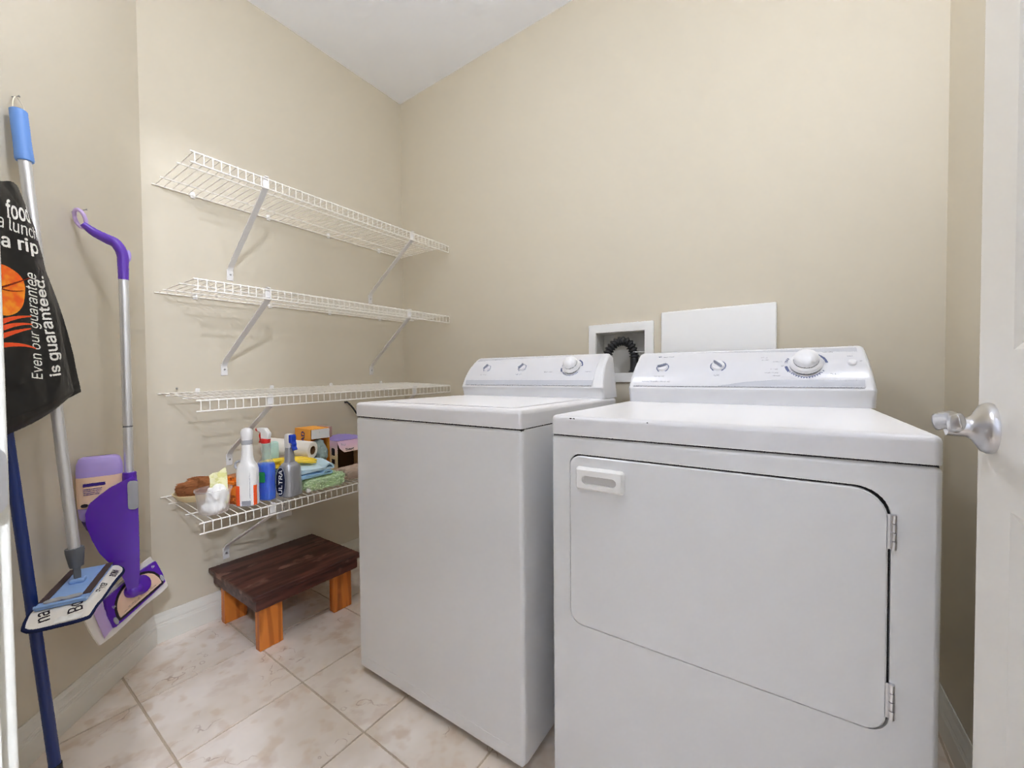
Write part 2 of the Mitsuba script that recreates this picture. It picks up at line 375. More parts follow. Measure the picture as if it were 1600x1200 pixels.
baseboard('baseboard_back', XR, frame((0, 0, 0), (1, BW, 0), (-BW, -1, 0), (0, 0, 1)), 1.0, 1.0)
baseboard('baseboard_right', L_r, frame((XR, back_y(XR), 0), ux, (ux[1], -ux[0], 0), (0, 0, 1)), 1.0, 0.0)
baseboard('baseboard_front', 1.44 - XD, frame((1.44, YF, 0), (-1, 0, 0), (0, 1, 0), (0, 0, 1)), 0.0, t8)

# door casing and jambs (trim_1); the strike plate is let into the left jamb
CY = -1.6937
cas = cat(rbx(1.442, 1.5003, YF - 0.002, CY, 0.0, DH + 0.06, 0.003), rbx(D1 - 0.01, D1 + 0.05, YF - 0.002, CY, 0.0, DH + 0.06, 0.003), rbx(1.5003, D1 - 0.01, YF - 0.002, CY, DH, DH + 0.06, 0.003))
struct('trim_1', cas, 'm_trim', smooth=35)
part('trim_1', 'door_jamb', bx(D0 - 0.0152, D0, YF - th, YF + 0.0045, 0, DH), 'm_trim', smooth=False)
part('trim_1', 'door_jamb', bx(D1, D1 + 0.0152, YF - th, YF + 0.0045, 0, DH), 'm_trim', smooth=False)
st = ext(rrect(-1.765, -1.6955, 0.926, 0.984, 0.012), 0.0016)
part('trim_1', 'strike_plate', xf(st, frame((D0 + 0.0002, 0, 0), (0, 1, 0), (0, 0, 1), (1, 0, 0))), 'm_satin_nickel', label='satin nickel strike plate')

# the open panel door: leaf in the plane x = 2.248 .. 2.283, hinge at the doorway, free edge deep in the room
DX, DY0, DY1 = 2.248, -0.917, -1.672
leaf = man(bx(DX, DX + 0.035, DY1, DY0, 0.012, 2.02))
def raised(z0, z1, y0, y1):
    """a moulded panel: sunk groove with sloping sides around a raised field"""
    out = None
    def frustum(a, b, d0, d1):
        pts = [(DX + d0, y, z) for y in (y0 + a, y1 - a) for z in (z0 + a, z1 - a)] + [(DX + d1, y, z) for y in (y0 + b, y1 - b) for z in (z0 + b, z1 - b)]
        return m3.Manifold.hull_points(np.array(pts))
    cut = frustum(0.0, 0.016, -0.0005, 0.009)
    fld = frustum(0.024, 0.05, 0.0095, 0.003)
    return cut, fld
for z0, z1 in ((0.16, 0.875), (1.06, 1.90)):
    c_, f_ = raised(z0, z1, DY1 + 0.105, DY0 - 0.103)
    leaf = (leaf - c_) + f_
struct('door_1', tm(leaf), 'm_door')
hy, hz = -0.960, 0.964
rose = lathe([(0, 0.0), (0.0325, 0.0), (0.0325, 0.004), (0.030, 0.0085), (0.024, 0.012), (0.016, 0.0165), (0.0125, 0.022), (0.0115, 0.040), (0, 0.040)], 40, (-1, 0, 0), (DX, hy, hz))
hk = part('door_1', 'handle', rose, 'm_satin_nickel', label='satin nickel lever handle with round rose')
pth, wid, tw = [], [], []
def lever_mesh():
    n, k = 26, 14; v, f = [], []
    for i in range(n):
        t = i / (n - 1); y = hy + 0.012 - 0.125 * t
        z = hz + 0.004 + 0.014 * t + 0.0035 * math.sin(t * 2 * math.pi * 0.95)
        x = DX - 0.0475 + 0.006 * math.sin(t * 5.0)
        a = 0.35 * math.sin(t * 6.5) + 0.3
        hw, ht = 0.0125 - 0.002 * t, 0.0062 if i not in (0, n - 1) else 0.001
        if i in (0, n - 1): hw *= 0.75
        for q in range(k):
            b = 2 * math.pi * q / k; cx, cz = ht * np.sign(math.cos(b)) * abs(math.cos(b)) ** 0.7, hw * math.sin(b)
            v.append((x + cx * math.cos(a) - cz * math.sin(a) * 0.5, y, z + cz * math.cos(a) + cx * math.sin(a)))
    for i in range(n - 1):
        for q in range(k):
            a, b = i * k + q, i * k + (q + 1) % k; f += [(a, b, b + k), (a, b + k, a + k)]
    v += [tuple(np.mean(v[:k], 0)), tuple(np.mean(v[-k:], 0))]
    for q in range(k): f += [(len(v) - 2, (q + 1) % k, q), (len(v) - 1, (n - 1) * k + q, (n - 1) * k + (q + 1) % k)]
    m = trimesh.Trimesh(v, f, process=False); m.fix_normals(); return m
part(hk, 'lever', lever_mesh(), 'm_satin_nickel', smooth=True)
for z in (0.25, 1.02, 1.78):
    part('door_1', 'hinge', tube([(DX - 0.004, DY1 + 0.003, z - 0.045), (DX - 0.004, DY1 + 0.003, z + 0.045)], 0.006), 'm_satin_nickel')

# ------------------------------------------------------------------ lamps, all out of view
def unseen_globe_lamp(x, y, L, label, r=0.12, drop=0.08):
    """unseen hanging lamp: canopy, short stem and an opal globe"""
    t = thing('unseen_ceiling_light', label, 'lamp')
    part(t, 'canopy', lathe([(0, 0), (0.07, 0), (0.07, -0.012), (0.03, -0.03), (0, -0.03)][::-1], 40, at=(x, y, H)), 'm_lamp_metal')
    part(t, 'stem', tube([(x, y, H - 0.02), (x, y, H - drop - 0.005)], 0.012, 16), 'm_lamp_metal')
    k = part(t, 'globe', blob((x, y, H - drop - r), (r, r, r * 0.85), 4, 0.0), 'm_white_plastic', smooth=True)
    scene[k]['emitter'] = {'type': 'area', 'radiance': rgb(L * TINT[0], L * TINT[1], L * TINT[2])}
    return t
unseen_globe_lamp(1.12, -1.36, UNSEEN_LAMP, 'unseen white globe ceiling lamp, placed to light the laundry room', 0.12, 0.36)
unseen_globe_lamp(2.95, -2.12, UNSEEN_HALL, 'unseen white globe lamp in the hall, placed to light the left wall and floor', 0.06, 0.62)
def unseen_wall_globe(x, y, z, out, r, L, label):
    """out-of-view globe lamp on a wall facing -x: back plate, arm, opal globe"""
    t = thing('unseen_wall_lamp', label, 'lamp')
    part(t, 'back_plate', lathe([(0, 0), (0.05, 0), (0.05, 0.01), (0.04, 0.016), (0, 0.016)], 32, (-1, 0, 0), (x + 0.002, y, z)), 'm_lamp_metal')
    part(t, 'arm', tube([(x - 0.01, y, z), (x - out + r * 0.9, y, z)], 0.01), 'm_lamp_metal')
    k = part(t, 'globe', blob((x - out, y, z), r, 3, 0.0), 'm_white_plastic', smooth=True)
    scene[k]['emitter'] = {'type': 'area', 'radiance': rgb(L * TINT[0], L * TINT[1], L * TINT[2])}
unseen_wall_globe(XR + (XR2 - XR) * 0.55, -0.95, 2.10, 0.090, 0.036, UNSEEN_RIGHT, 'unseen small white globe high on the right wall, placed to cast the shelf shadows')
unseen_wall_globe(3.2, -1.97, 1.60, 0.15, 0.085, HALL_FILL, 'added white globe in the hall, fill light for the diagonal wall')

# ------------------------------------------------------------------ washer and dryer
WID = 0.686
def appliance_frame(x, y, a): return frame((x, y, 0), (math.cos(a), math.sin(a), 0), (-math.sin(a), math.cos(a), 0), (0, 0, 1))
MW = appliance_frame(0.7933, -0.8868, 0.0094)
MDR = appliance_frame(1.5474, -0.8492, 0.0190)

class Console:
    """control console: a rounded housing swept along x, its convex face as an arc in (y, z), everything in appliance coordinates"""
    def __init__(s, x0, x1, ztop_deck, yb=0.56, ztop=1.114):
        s.x0, s.x1, s.zd = x0, x1, ztop_deck
        s.A, s.B = np.array([yb - 0.006, 0.992]), np.array([yb + 0.094, ztop - 0.006]); s.yb, s.zt = yb, ztop
        ch = s.B - s.A; L = np.linalg.norm(ch); n = np.array([-ch[1], ch[0]]) / L
        sag = 0.016; s.R = (L * L / 4 + sag * sag) / (2 * sag); mid = (s.A + s.B) / 2
        s.C = mid + n * (sag - s.R); s.a0 = math.atan2(*(s.A - s.C)[::-1]); s.a1 = math.atan2(*(s.B - s.C)[::-1])
        s.len = s.R * abs(s.a1 - s.a0); s.sg = np.sign(s.a1 - s.a0)
    def face(s, b):                       # arc length up the face -> (y, z), outward normal
        a = s.a0 + s.sg * np.asarray(b) / s.R
        n = np.stack([np.cos(a), np.sin(a)], -1); return s.C + s.R * n, n
    def arc_of(s, z):                     # arc length at height z
        b = np.linspace(0, s.len, 400); return float(b[np.argmin(abs(s.face(b)[0][:, 1] - z))])
    def profile(s, d=0.0):
        arc = [tuple(s.face(b)[0] - s.face(b)[1] * d) for b in np.linspace(0, s.len, 14)]
        yb = s.yb
        return [(yb + 0.135, s.zd + 0.0005), (yb + 0.004 + d, s.zd + 0.0005), (yb + 0.001 + d, s.zd + 0.014), (yb - 0.006 + d, s.zd + 0.034), (yb - 0.010 + d, 0.984), (yb - 0.009 + d, 0.989)] + arc + \
               [(s.B[0] + 0.010, s.zt - 0.0015 - d), (s.B[0] + 0.020, s.zt - d), (yb + 0.128, s.zt - 0.006 - d), (yb + 0.134, s.zt - 0.016)]
    def housing(s):
        secs = []
        xs = [(0.0, 0.010), (0.0015, 0.006), (0.005, 0.002), (0.011, 0.0)]
        W = s.x1 - s.x0
        for off, d in xs: secs.append((s.x0 + off, d))
        secs.append((s.x0 + W / 2, 0.0))
        for off, d in xs[::-1]: secs.append((s.x1 - off, d))
        v, f = [], []; k = None
        for x, d in secs:
            p = s.profile(d); k = len(p)
            for (y, z) in p:
                tp = 0.016 * max(0, (z - 0.99) / 0.12); side = (x - (s.x0 + s.x1) / 2) / (W / 2)
                v.append((x - side * tp, y, z))
        for i in range(len(secs) - 1):
            for q in range(k):
                a, b = i * k + q, i * k + (q + 1) % k; f += [(a, b, b + k), (a, b + k, a + k)]
        m = trimesh.Trimesh(v, f, process=False)
        c0 = ext(s.profile(xs[0][1]), 0.001)          # cap triangulation
        from trimesh.creation import triangulate_polygon
        pv, pf = triangulate_polygon(Polygon(s.profile(xs[0][1])), engine='earcut')
        pts = np.array(s.profile(xs[0][1]))
        idx = [int(np.argmin(((pts - q) ** 2).sum(1))) for q in pv]
        cap0 = [(idx[a], idx[b], idx[c]) for a, b, c in pf]; e = (len(secs) - 1) * k
        m = trimesh.Trimesh(v, f + cap0 + [(e + c, e + b, e + a) for a, b, c in cap0], process=False)
        m.fix_normals(); return m
    def on(s, m, x, b, lift=0.0):         # a flat mesh (x right, y up the face, z out) laid on the face at (x, arc length b)
        def fn(v):
            p, n = s.face(b + v[:, 1]); q = p + n * (v[:, 2] + lift)[:, None]
            return np.stack([x + v[:, 0], q[:, 0], q[:, 1]], 1)
        return vmap(m, fn)
    def at(s, x, z, lift=0.0):            # local frame standing on the face at height z
        b = s.arc_of(z); p, n = s.face(b); nx = np.array([0, n[0], n[1]]); up = np.cross(nx, [1, 0, 0])
        return frame((x, p[0] + n[0] * lift, p[1] + n[1] * lift), (1, 0, 0), up, nx)
    def band(s, x0, x1, b0, b1, lift, slant=0.0):
        q = Polygon([(x0, b0), (x1, b0), (x1, b1), (x0, b1)] if not slant else [(x0, b0), (x1, b0 - slant), (x1, b1), (x0, b1)])
        return s.on(refine(ext(q, 0.0008), 0.02), 0, 0, lift)

def knob_small(t, C, M, x, z, ang, r=0.0155):
    F = C.at(x, z, 0.001)
    k = part(t, 'knob', xf(lathe([(0, 0), (r * 1.05, 0), (r, 0.006), (r * 0.93, 0.0085), (0, 0.0095)], 36), F), 'm_knob', M=M)
    g = rbx(-r * 0.92, r * 0.92, -0.0042, 0.0042, 0.004, 0.0175, 0.003)
    v = g.vertices; v[:, 1] *= 1 - 0.45 * (abs(v[:, 0]) / r) ** 2
    R = trimesh.transformations.rotation_matrix(ang, (0, 0, 1))
    part(k, 'grip', xf(xf(g, R), F), 'm_knob_grip', M=M, label='grey grip bar')
    ring = []
    a0 = np.radians(np.linspace(-60, 240, 26))
    ring = Polygon([(math.cos(a) * r * 1.28, math.sin(a) * r * 1.28) for a in a0] + [(math.cos(a) * r * 1.12, math.sin(a) * r * 1.12) for a in a0[::-1]])
    part(t, 'dial_ring', C.on(ext(ring, 0.0005), x, C.arc_of(z), 0.0010), 'm_print_blue', M=M)
def knob_big(t, C, M, x, z, r=0.039):
    F = C.at(x, z, 0.001)
    k = part(t, 'timer_knob', xf(lathe([(0, 0.0022), (r * 0.98, 0.0022), (r, 0.004), (r * 0.93, 0.013), (r * 0.80, 0.017), (0, 0.017)], 56), F), 'm_knob', M=M)
    part(k, 'groove', xf(lathe([(0, 0.0165), (r * 0.765, 0.0165), (r * 0.755, 0.0185), (0, 0.0185)], 56), F), 'm_dark_grey_plastic', M=M)
    part(k, 'dome', xf(lathe([(0, 0.018), (r * 0.74, 0.018), (r * 0.735, 0.030), (r * 0.69, 0.035), (r * 0.5, 0.040), (r * 0.25, 0.0425), (0, 0.043)], 56), F), 'm_knob', smooth=40, M=M)
    part(k, 'skirt_gap', xf(lathe([(0, 0.0004), (r * 0.985, 0.0004), (r * 0.985, 0.0023), (0, 0.0023)], 48), F), 'm_dark_grey_plastic', M=M)
    def arc(a, b, r0, r1, nn=14):
        q = np.radians(np.linspace(a, b, nn)); return Polygon([(math.cos(w) * r1, math.sin(w) * r1) for w in q] + [(math.cos(w) * r0, math.sin(w) * r0) for w in q[::-1]])
    b = C.arc_of(z)
    ms = [ext(arc(5, 62, r * 1.12, r * 1.27), 0.0005), ext(arc(188, 212, r * 1.12, r * 1.30), 0.0005), ext(arc(222, 318, r * 1.08, r * 1.12, 30), 0.0005)]
    for a in list(range(150, 178, 7)) + list(range(214, 330, 8)): ms.append(ext(arc(a, a + 3.2, r * 1.12, r * (1.3 if a < 200 else 1.22), 3), 0.0005))
    for q in ms: part(t, 'dial_mark', C.on(q, x, b, 0.0010), 'm_print_blue', smooth=False, M=M)
def caption(t, C, M, txt, x, z, h=0.0042, m_='m_print_grey'):
    part(t, 'lettering', C.on(meshkit.text_mesh(txt, h, 0.0004), x, C.arc_of(z), 0.0011), m_, smooth=False, M=M)

def worktop(x0, x1, y0, y1, z0, z1, r=0.010):
    h = rbx(x0, x1, y0, y1, z0, z1 + 0.0, r, 20, M=True)
    # the front edge is a soft nose: cut nothing, flatten the underside
    return tm(h - mbx(x0 - 1, x1 + 1, y0 - 1, y1 + 1, z0 - 0.5, z0 + 0.006))

# --- washer
w = thing('washing_machine', 'white top-loading washing machine with plain front, nearest the wire shelves', 'washing machine')
part(w, 'cabinet', rbx(0.0015, WID - 0.0015, 0.0145, 0.66, 0.022, 0.8968, 0.004), 'm_enamel', M=MW)
fp = rbx(0.0, WID, 0.0, 0.030, 0.019, 0.8965, 0.011, 20, M=True) - mbx(-1, 2, 0.0138, 1, -1, 2)
notch = m3.Manifold.hull_points(np.array([(x, y, z) for y in (-0.1, 0.1) for x, z in ((-0.1, 0.0), (0.0, 0.032), (0.013, 0.0185), (0.02, 0.0))]))
fp = fp - notch - notch.mirror((1, 0, 0)).translate((WID, 0, 0))
part(w, 'front_panel', tm(fp), 'm_enamel', M=MW)
part(w, 'emboss_line', rbx(0.035, WID - 0.035, -0.0005, 0.004, 0.060, 0.0635, 0.0012), 'm_enamel', M=MW)
for x in (0.05, WID - 0.05):
    for y in (0.06, 0.60): part(w, 'foot', lathe([(0, 0.0), (0.017, 0.0), (0.017, 0.010), (0.006, 0.012), (0.006, 0.03), (0, 0.03)], 20, at=(x, y, 0)), 'm_black_rubber', M=MW)
ZW = 0.9465
part(w, 'seam', bx(0.004, WID - 0.004, 0.006, 0.655, 0.886, 0.9035), 'm_dark_gap', smooth=False, M=MW)
top = rbx(0, WID, -0.003, 0.68, 0.8870, ZW, 0.012, 24, M=True) - mbx(-1, 2, -1, 2, 0, 0.8995)
lid_cut = m3.Manifold.extrude(m3.CrossSection([np.array(rrect(0.055, WID - 0.055, 0.052, 0.520, 0.02))]), 0.02).translate((0, 0, ZW - 0.004))
part(w, 'worktop', tm(top - lid_cut), 'm_enamel_top', M=MW)
lid = m3.Manifold.extrude(m3.CrossSection([np.array(rrect(0.0575, WID - 0.0575, 0.0545, 0.5175, 0.018))]), 0.0055).translate((0, 0, ZW - 0.0040))
part(w, 'lid', tm(lid), 'm_enamel_top', M=MW)
C = Console(-0.002, WID - 0.004, ZW, ztop=1.118)
co = part(w, 'console', C.housing(), 'm_console', M=MW)
part(co, 'face', C.band(0.022, WID - 0.045, 0.003, C.len - 0.002, 0.0005), 'm_console_face', M=MW)
part(co, 'band', C.band(0.022, WID - 0.048, 0.004, 0.024, 0.0009), 'm_console_band', M=MW, label='silver grey band along the foot of the panel')
sw = Polygon([(0.032, C.len - 0.002)] + [(0.032 + 0.52 * q, C.len - 0.028 + 0.026 * q ** 0.55) for q in np.linspace(0, 1, 12)])
part(co, 'band', C.on(refine(ext(sw, 0.0006), 0.02), 0, 0, 0.0009), 'm_console_band', M=MW, label='silver grey swoosh at the top left of the panel')
part(co, 'trim_line', C.band(0.022, WID - 0.048, 0.0004, 0.0026, 0.0013), 'm_print_grey', M=MW)
knob_small(w, C, MW, 0.117, 1.066, 1.0)
knob_small(w, C, MW, 0.305, 1.066, 1.0)
knob_big(w, C, MW, 0.537, 1.066, 0.036)
caption(w, C, MW, 'MAYTAG', 0.105, C.zt - 0.015, 0.0062, 'm_print_blue')
caption(w, C, MW, 'Water Temp', 0.095, 1.036); caption(w, C, MW, 'Load Size', 0.285, 1.036, 0.0048, 'm_print_blue')
caption(w, C, MW, 'Heavy  Normal', 0.42, 1.045); caption(w, C, MW, 'Delicates', 0.60, 1.045)
caption(w, C, MW, 'Commercial Quality', 0.045, 1.005, 0.006); caption(w, C, MW, 'Quiet Series', 0.56, 1.005, 0.004)

# --- dryer
d = thing('clothes_dryer', 'white clothes dryer with a big side-hinged door, between the washer and the open door', 'dryer')
ZD = 0.9375
SX0, SX1, SZ0, SZ1 = 0.0495, 0.6265, 0.4345, 0.8465
def door_outline(o): return rrect(SX0 + o, SX1 - o, SZ0 + o, SZ1 - o, (0.030, 0.030, 0.048, 0.026), 9)
hole = m3.Manifold.extrude(m3.CrossSection([np.array(door_outline(0))]), 0.2).rotate((90, 0, 0)).translate((0, 0.1, 0))
fr_ = rbx(0.0, WID, 0.0, 0.030, 0.019, 0.8875, 0.009, 20, M=True) - mbx(-1, 2, 0.0138, 1, -1, 2) - hole
part(d, 'front_panel', tm(fr_), 'm_enamel', M=MDR)
part(d, 'cabinet', rbx(0.0015, WID - 0.0015, 0.0145, 0.66, 0.022, 0.8878, 0.004), 'm_enamel', M=MDR)
part(d, 'door_gap', xz_plate(door_outline(-0.002), 0.0105, 0.0143), 'm_dark_gap', smooth=False, M=MDR)
def dq(a0, a1, o0, o1): pass
dm = Polygon([(x + (0.0007 if x < 0.3 else -0.0036), z + (0.0006 if z < 0.6 else -0.0038)) for x, z in door_outline(0)])
dd0 = xz_plate(dm, 0.0005, 0.0102); dd1 = xz_plate(dm.buffer(-0.0022), -0.0017, 0.0005)
dr_ = part(d, 'door', tm(m3.Manifold.batch_hull([man(xz_plate(dm, 0.0008, 0.0102)), man(xz_plate(dm.buffer(-0.0025), -0.0015, 0.0))])), 'm_enamel', M=MDR)
hp = rrect(0.0680, 0.1850, 0.7650, 0.8185, 0.008)
hm = m3.Manifold.batch_hull([man(xz_plate(hp, -0.005, -0.001)), man(xz_plate(Polygon(hp).buffer(-0.0055), -0.0135, -0.005))])
hm = hm - man(xz_plate(rrect(0.0865, 0.1690, 0.7800, 0.8000, 0.0099), -0.05, -0.0035))
hk2 = part(dr_, 'handle', tm(hm), 'm_white_plastic', M=MDR)
part(hk2, 'finger_recess', xz_plate(rrect(0.0868, 0.1687, 0.7803, 0.7997, 0.0096), -0.0040, -0.0030), 'm_recess_shade', M=MDR, label='finger recess floor with its shade painted grey')
for z0, z1 in ((0.7477, 0.8047), (0.467, 0.525)):
    hb = [tube([(0.6290, -0.0035, z0 + (z1 - z0) * a), (0.6290, -0.0035, z0 + (z1 - z0) * b)], 0.0042, 12) for a, b in ((0, .24), (.26, .49), (.51, .74), (.76, 1))]
    hb += [bx(0.6215, 0.6285, -0.0030, -0.0014, z0, z1)]
    part(dr_, 'hinge', cat(*hb), 'm_chrome', M=MDR, label='chrome door hinge')
for x in (0.05, WID - 0.05):
    for y in (0.06, 0.60): part(d, 'foot', lathe([(0, 0.0), (0.017, 0.0), (0.017, 0.010), (0.006, 0.012), (0.006, 0.03), (0, 0.03)], 20, at=(x, y, 0)), 'm_black_rubber', M=MDR)
part(d, 'seam', bx(0.004, WID - 0.004, 0.006, 0.655, 0.876, 0.895), 'm_dark_gap', smooth=False, M=MDR)
wt = part(d, 'worktop', tm(rbx(0, WID, -0.003, 0.70, 0.8780, ZD, 0.012, 24, M=True) - mbx(-1, 2, -1, 2, 0, 0.8907)), 'm_enamel_top', M=MDR)
for x, ln in ((0.053, 0.010), (0.0615, 0.006), (0.235, 0.005)):
    part(wt, 'chip', blob((x, -0.0003, ZD - 0.0068), (ln / 2, 0.0022, 0.0016), 2), 'm_ink_dark', M=MDR, label='dark chip in the enamel of the front edge')
C = Console(0.014, WID + 0.003, ZD, yb=0.565, ztop=1.115)
co = part(d, 'console', C.housing(), 'm_console', M=MDR)
part(co, 'face', C.band(0.032, WID - 0.020, 0.003, C.len - 0.001, 0.0004), 'm_console_face', M=MDR)
part(co, 'band', C.on(refine(ext(Polygon([(0.30, 0.004), (WID - 0.022, 0.004), (WID - 0.022, 0.025), (0.46, 0.025), (0.38, 0.018)]), 0.0006), 0.02), 0, 0, 0.0009), 'm_console_band', M=MDR, label='silver grey band at the foot of the panel')
sw = Polygon([(0.17, C.len - 0.002)] + [(0.17 + 0.485 * q, C.len - 0.002 - 0.026 * q ** 1.2) for q in np.linspace(0, 1, 12)] + [(0.655, C.len - 0.002)])
part(co, 'band', C.on(refine(ext(sw, 0.0006), 0.02), 0, 0, 0.0009), 'm_console_band', M=MDR, label='silver grey swoosh along the top of the panel')
part(co, 'trim_line', C.band(0.032, WID - 0.022, 0.0004, 0.0026, 0.0013), 'm_print_grey', M=MDR)
knob_small(d, C, MDR, 0.125, 1.058, 0.35, 0.0165)
knob_small(d, C, MDR, 0.300, 1.060, -0.75, 0.0185)
knob_big(d, C, MDR, 0.534, 1.061, 0.041)
F = C.at(0.640, 1.062, 0.001)
part(d, 'start_button', xf(lathe([(0, 0), (0.0105, 0), (0.0100, 0.006), (0.0075, 0.0085), (0, 0.009)], 28), F), 'm_knob', M=MDR)
caption(d, C, MDR, 'MAYTAG', 0.118, 1.093, 0.0062, 'm_print_grey')
logo = Polygon([(0.0062 * math.cos(a), 0.0045 * math.sin(a)) for a in np.linspace(0.5, 5.9, 24)] + [(0.0042 * math.cos(a), 0.0028 * math.sin(a)) for a in np.linspace(5.9, 0.5, 24)])
part(d, 'emblem', C.on(ext(logo, 0.0005), 0.108, C.arc_of(1.096), 0.0011), 'm_print_blue', M=MDR)
caption(d, C, MDR, 'Temperature', 0.100, 1.026); caption(d, C, MDR, 'Signal', 0.288, 1.028, 0.0048)
caption(d, C, MDR, 'Commercial Quality  Heavy Duty', 0.062, 1.008, 0.0045)
for i, (s_, x, z) in enumerate((('Normal', 0.420, 1.083), ('Regular', 0.422, 1.075), ('Damp Dry', 0.452, 1.069), ('Off', 0.472, 1.055), ('Air Fluff', 0.445, 1.046), ('Wrinkle Control', 0.430, 1.035), ('Delicate', 0.452, 1.026))):
    caption(d, C, MDR, s_, x, z, 0.0036)
caption(d, C, MDR, 'Time Dry', 0.590, 1.030); caption(d, C, MDR, 'Intellidry', 0.575, 1.095, 0.0042); caption(d, C, MDR, 'Start', 0.630, 1.081)
caption(d, C, MDR, 'On', 0.656, 1.066); caption(d, C, MDR, 'Quiet Series', 0.62, 1.012, 0.0036)

# ------------------------------------------------------------------ outlet box, hose, access panel, wall plate
MB = frame((0, 0, 0), (1, BW, 0), (-BW, 1, 0), (0, 0, 1))       # x along the back wall, y into the wall
ob_ = thing('washer_outlet_box', 'white recessed outlet box in the back wall behind the washer, drain hose inside', 'outlet box')
fr = xz_plate(Polygon(rrect(1.2803, 1.567, 1.003, 1.2555, 0.003), [rrect(OX0, OX1, OZ0, OZ1, 0.002)]), -0.010, -0.0004)
part(ob_, 'frame', fr, 'm_white_plastic', M=MB)
tray = tm(mbx(OX0 + .0005, OX1 - .0005, 0.0004, 0.085, OZ0 + .0005, OZ1 - .0005) - mbx(OX0 + .0025, OX1 - .0025, -1, 0.0825, OZ0 + .0025, OZ1 - .0025))
part(ob_, 'recess', tray, 'm_box_inside', smooth=False, M=MB)
for x in (1.505, 1.523):
    part(ob_, 'valve', cat(tube([(x, 0.05, 1.050), (x, 0.05, 1.10)], 0.007), tube([(x, 0.05, 1.095), (x, 0.02, 1.095)], 0.006)), 'm_dark_grey_plastic', M=MB)
part(ob_, 'valve_lever', cat(rbx(1.474, 1.530, 0.010, 0.016, 1.128, 1.1325, 0.002), tube([(1.500, 0.05, 1.10), (1.500, 0.013, 1.130)], 0.003)), 'm_white_plastic', M=MB, label='thin white plastic lever')
hp_ = spline([(1.474, 0.032, 1.052), (1.474, 0.030, 1.09), (1.472, 0.024, 1.135), (1.452, 0.010, 1.172), (1.420, -0.010, 1.176), (1.392, -0.028, 1.150), (1.376, -0.040, 1.110), (1.360, -0.050, 1.06), (1.330, -0.055, 1.00), (1.28, -0.060, 0.93), (1.26, -0.060, 0.80)], 22)
sl = np.concatenate([[0], np.cumsum(np.linalg.norm(np.diff(hp_, axis=0), axis=1))])
s2 = np.arange(0, sl[-1], 0.0022); hp_ = np.stack([np.interp(s2, sl, hp_[:, i]) for i in range(3)], 1)
rr = np.where((s2 > 0.055) & (s2 < 0.40), 0.0178 + 0.0036 * np.sign(np.sin(s2 * 2 * np.pi / 0.0145)) * np.abs(np.sin(s2 * 2 * np.pi / 0.0145)) ** 0.6, 0.0172)
ho = thing('drain_hose', 'black corrugated drain hose hooked into the outlet box', 'hose')
part(ho, 'tube', tube(hp_, rr, 20), 'm_black_rubber', smooth=50, M=MB)
part(ho, 'collar', lathe([(0, 0), (0.024, 0), (0.024, 0.006), (0.018, 0.010), (0.018, 0.02), (0, 0.02)], 28, at=(1.474, 0.032, OZ0 + 0.003)), 'm_black_rubber', M=MB)
single('access_panel', 'blank white cover panel on the back wall behind the dryer console', 'panel', rbx(1.5985, 1.991, -0.016, -0.0006, 0.90, 1.2840, 0.005), 'm_white_plastic', M=MB)
wp = thing('wall_outlet', 'white wall outlet plate on the left wall under the lowest wire shelf', 'outlet')
ML = frame((0, 0, 0), (0, 1, 0), (-1, 0, 0), (0, 0, 1))         # x along the left wall towards the back, y into the wall
pl = m3.Manifold.batch_hull([man(xz_plate(rrect(-0.791, -0.720, 0.352, 0.467, 0.004), -0.003, -0.0006)), man(xz_plate(rrect(-0.7885, -0.7225, 0.3545, 0.4645, 0.004), -0.006, -0.003))])
part(wp, 'plate', tm(pl), 'm_white_plastic', M=ML)
for z in (0.390, 0.429):
    s_ = part(wp, 'socket', xz_plate(rrect(-0.772, -0.739, z - 0.0135, z + 0.0135, 0.010), -0.0085, -0.0055), 'm_white_plastic', M=ML)
    part(s_, 'slots', cat(bx(-0.7620, -0.7600, -0.0090, -0.008, z - 0.004, z + 0.005), bx(-0.7510, -0.7490, -0.0090, -0.008, z - 0.004, z + 0.005), tube([(-0.7555, -0.0089, z - 0.009), (-0.7555, -0.008, z - 0.009)], 0.0022, 8)), 'm_dark_gap', M=ML)
part(wp, 'screw', lathe([(0, 0), (0.0035, 0), (0.003, 0.0015), (0, 0.002)], 12, (1, 0, 0), (0.006, -0.7555, 0.4095)), 'm_steel_screw')

# ------------------------------------------------------------------ wire shelves
DEP, LEN = 0.4056, 1.2235
corners = [(1.7850, 1.7849, 1.7786), (1.3684, 1.3661, 1.3765), (0.9739, 0.9594, 0.9790), (0.5663, 0.5458, 0.5500)]   # z at back left, front left, front right
def shelf_M(i, y=0.0):
    zb, zf, zr = corners[i]; a = (zf - zb) / DEP; b = (zr - zf) / LEN
    M = np.eye(4); M[2, 0] = a; M[2, 1] = b; M[2, 3] = zb + b * (y + LEN); M[1, 3] = y; return M
def deck_z(x, y, i=3):
    zb, zf, zr = corners[i]; return zb + (zf - zb) * x / DEP + (zr - zf) * (y + LEN) / LEN + 0.0045
LIP = 0.0365
wire = mikit.ply(tube([(0.006, 0, 0.0028), (0.10, 0, 0.0028), (DEP - 0.004, 0, 0.0028), (DEP + 0.0008, 0, 0.0020), (DEP + 0.0030, 0, -0.003), (DEP + 0.0030, 0, -LIP)], 0.0016, 6), 'm_wire', smooth=60)
def rod(x, z, r): return mikit.ply(tube([(x, -LEN, z), (x, -0.009, z)], r, 8), 'm_wire', smooth=60)
rods = [rod(0.006, 0, 0.0028), rod(0.103, -0.0014, 0.0026), rod(0.278, -0.0014, 0.0026), rod(DEP, -0.0008, 0.0030), rod(DEP + 0.0005, -LIP, 0.0028)]
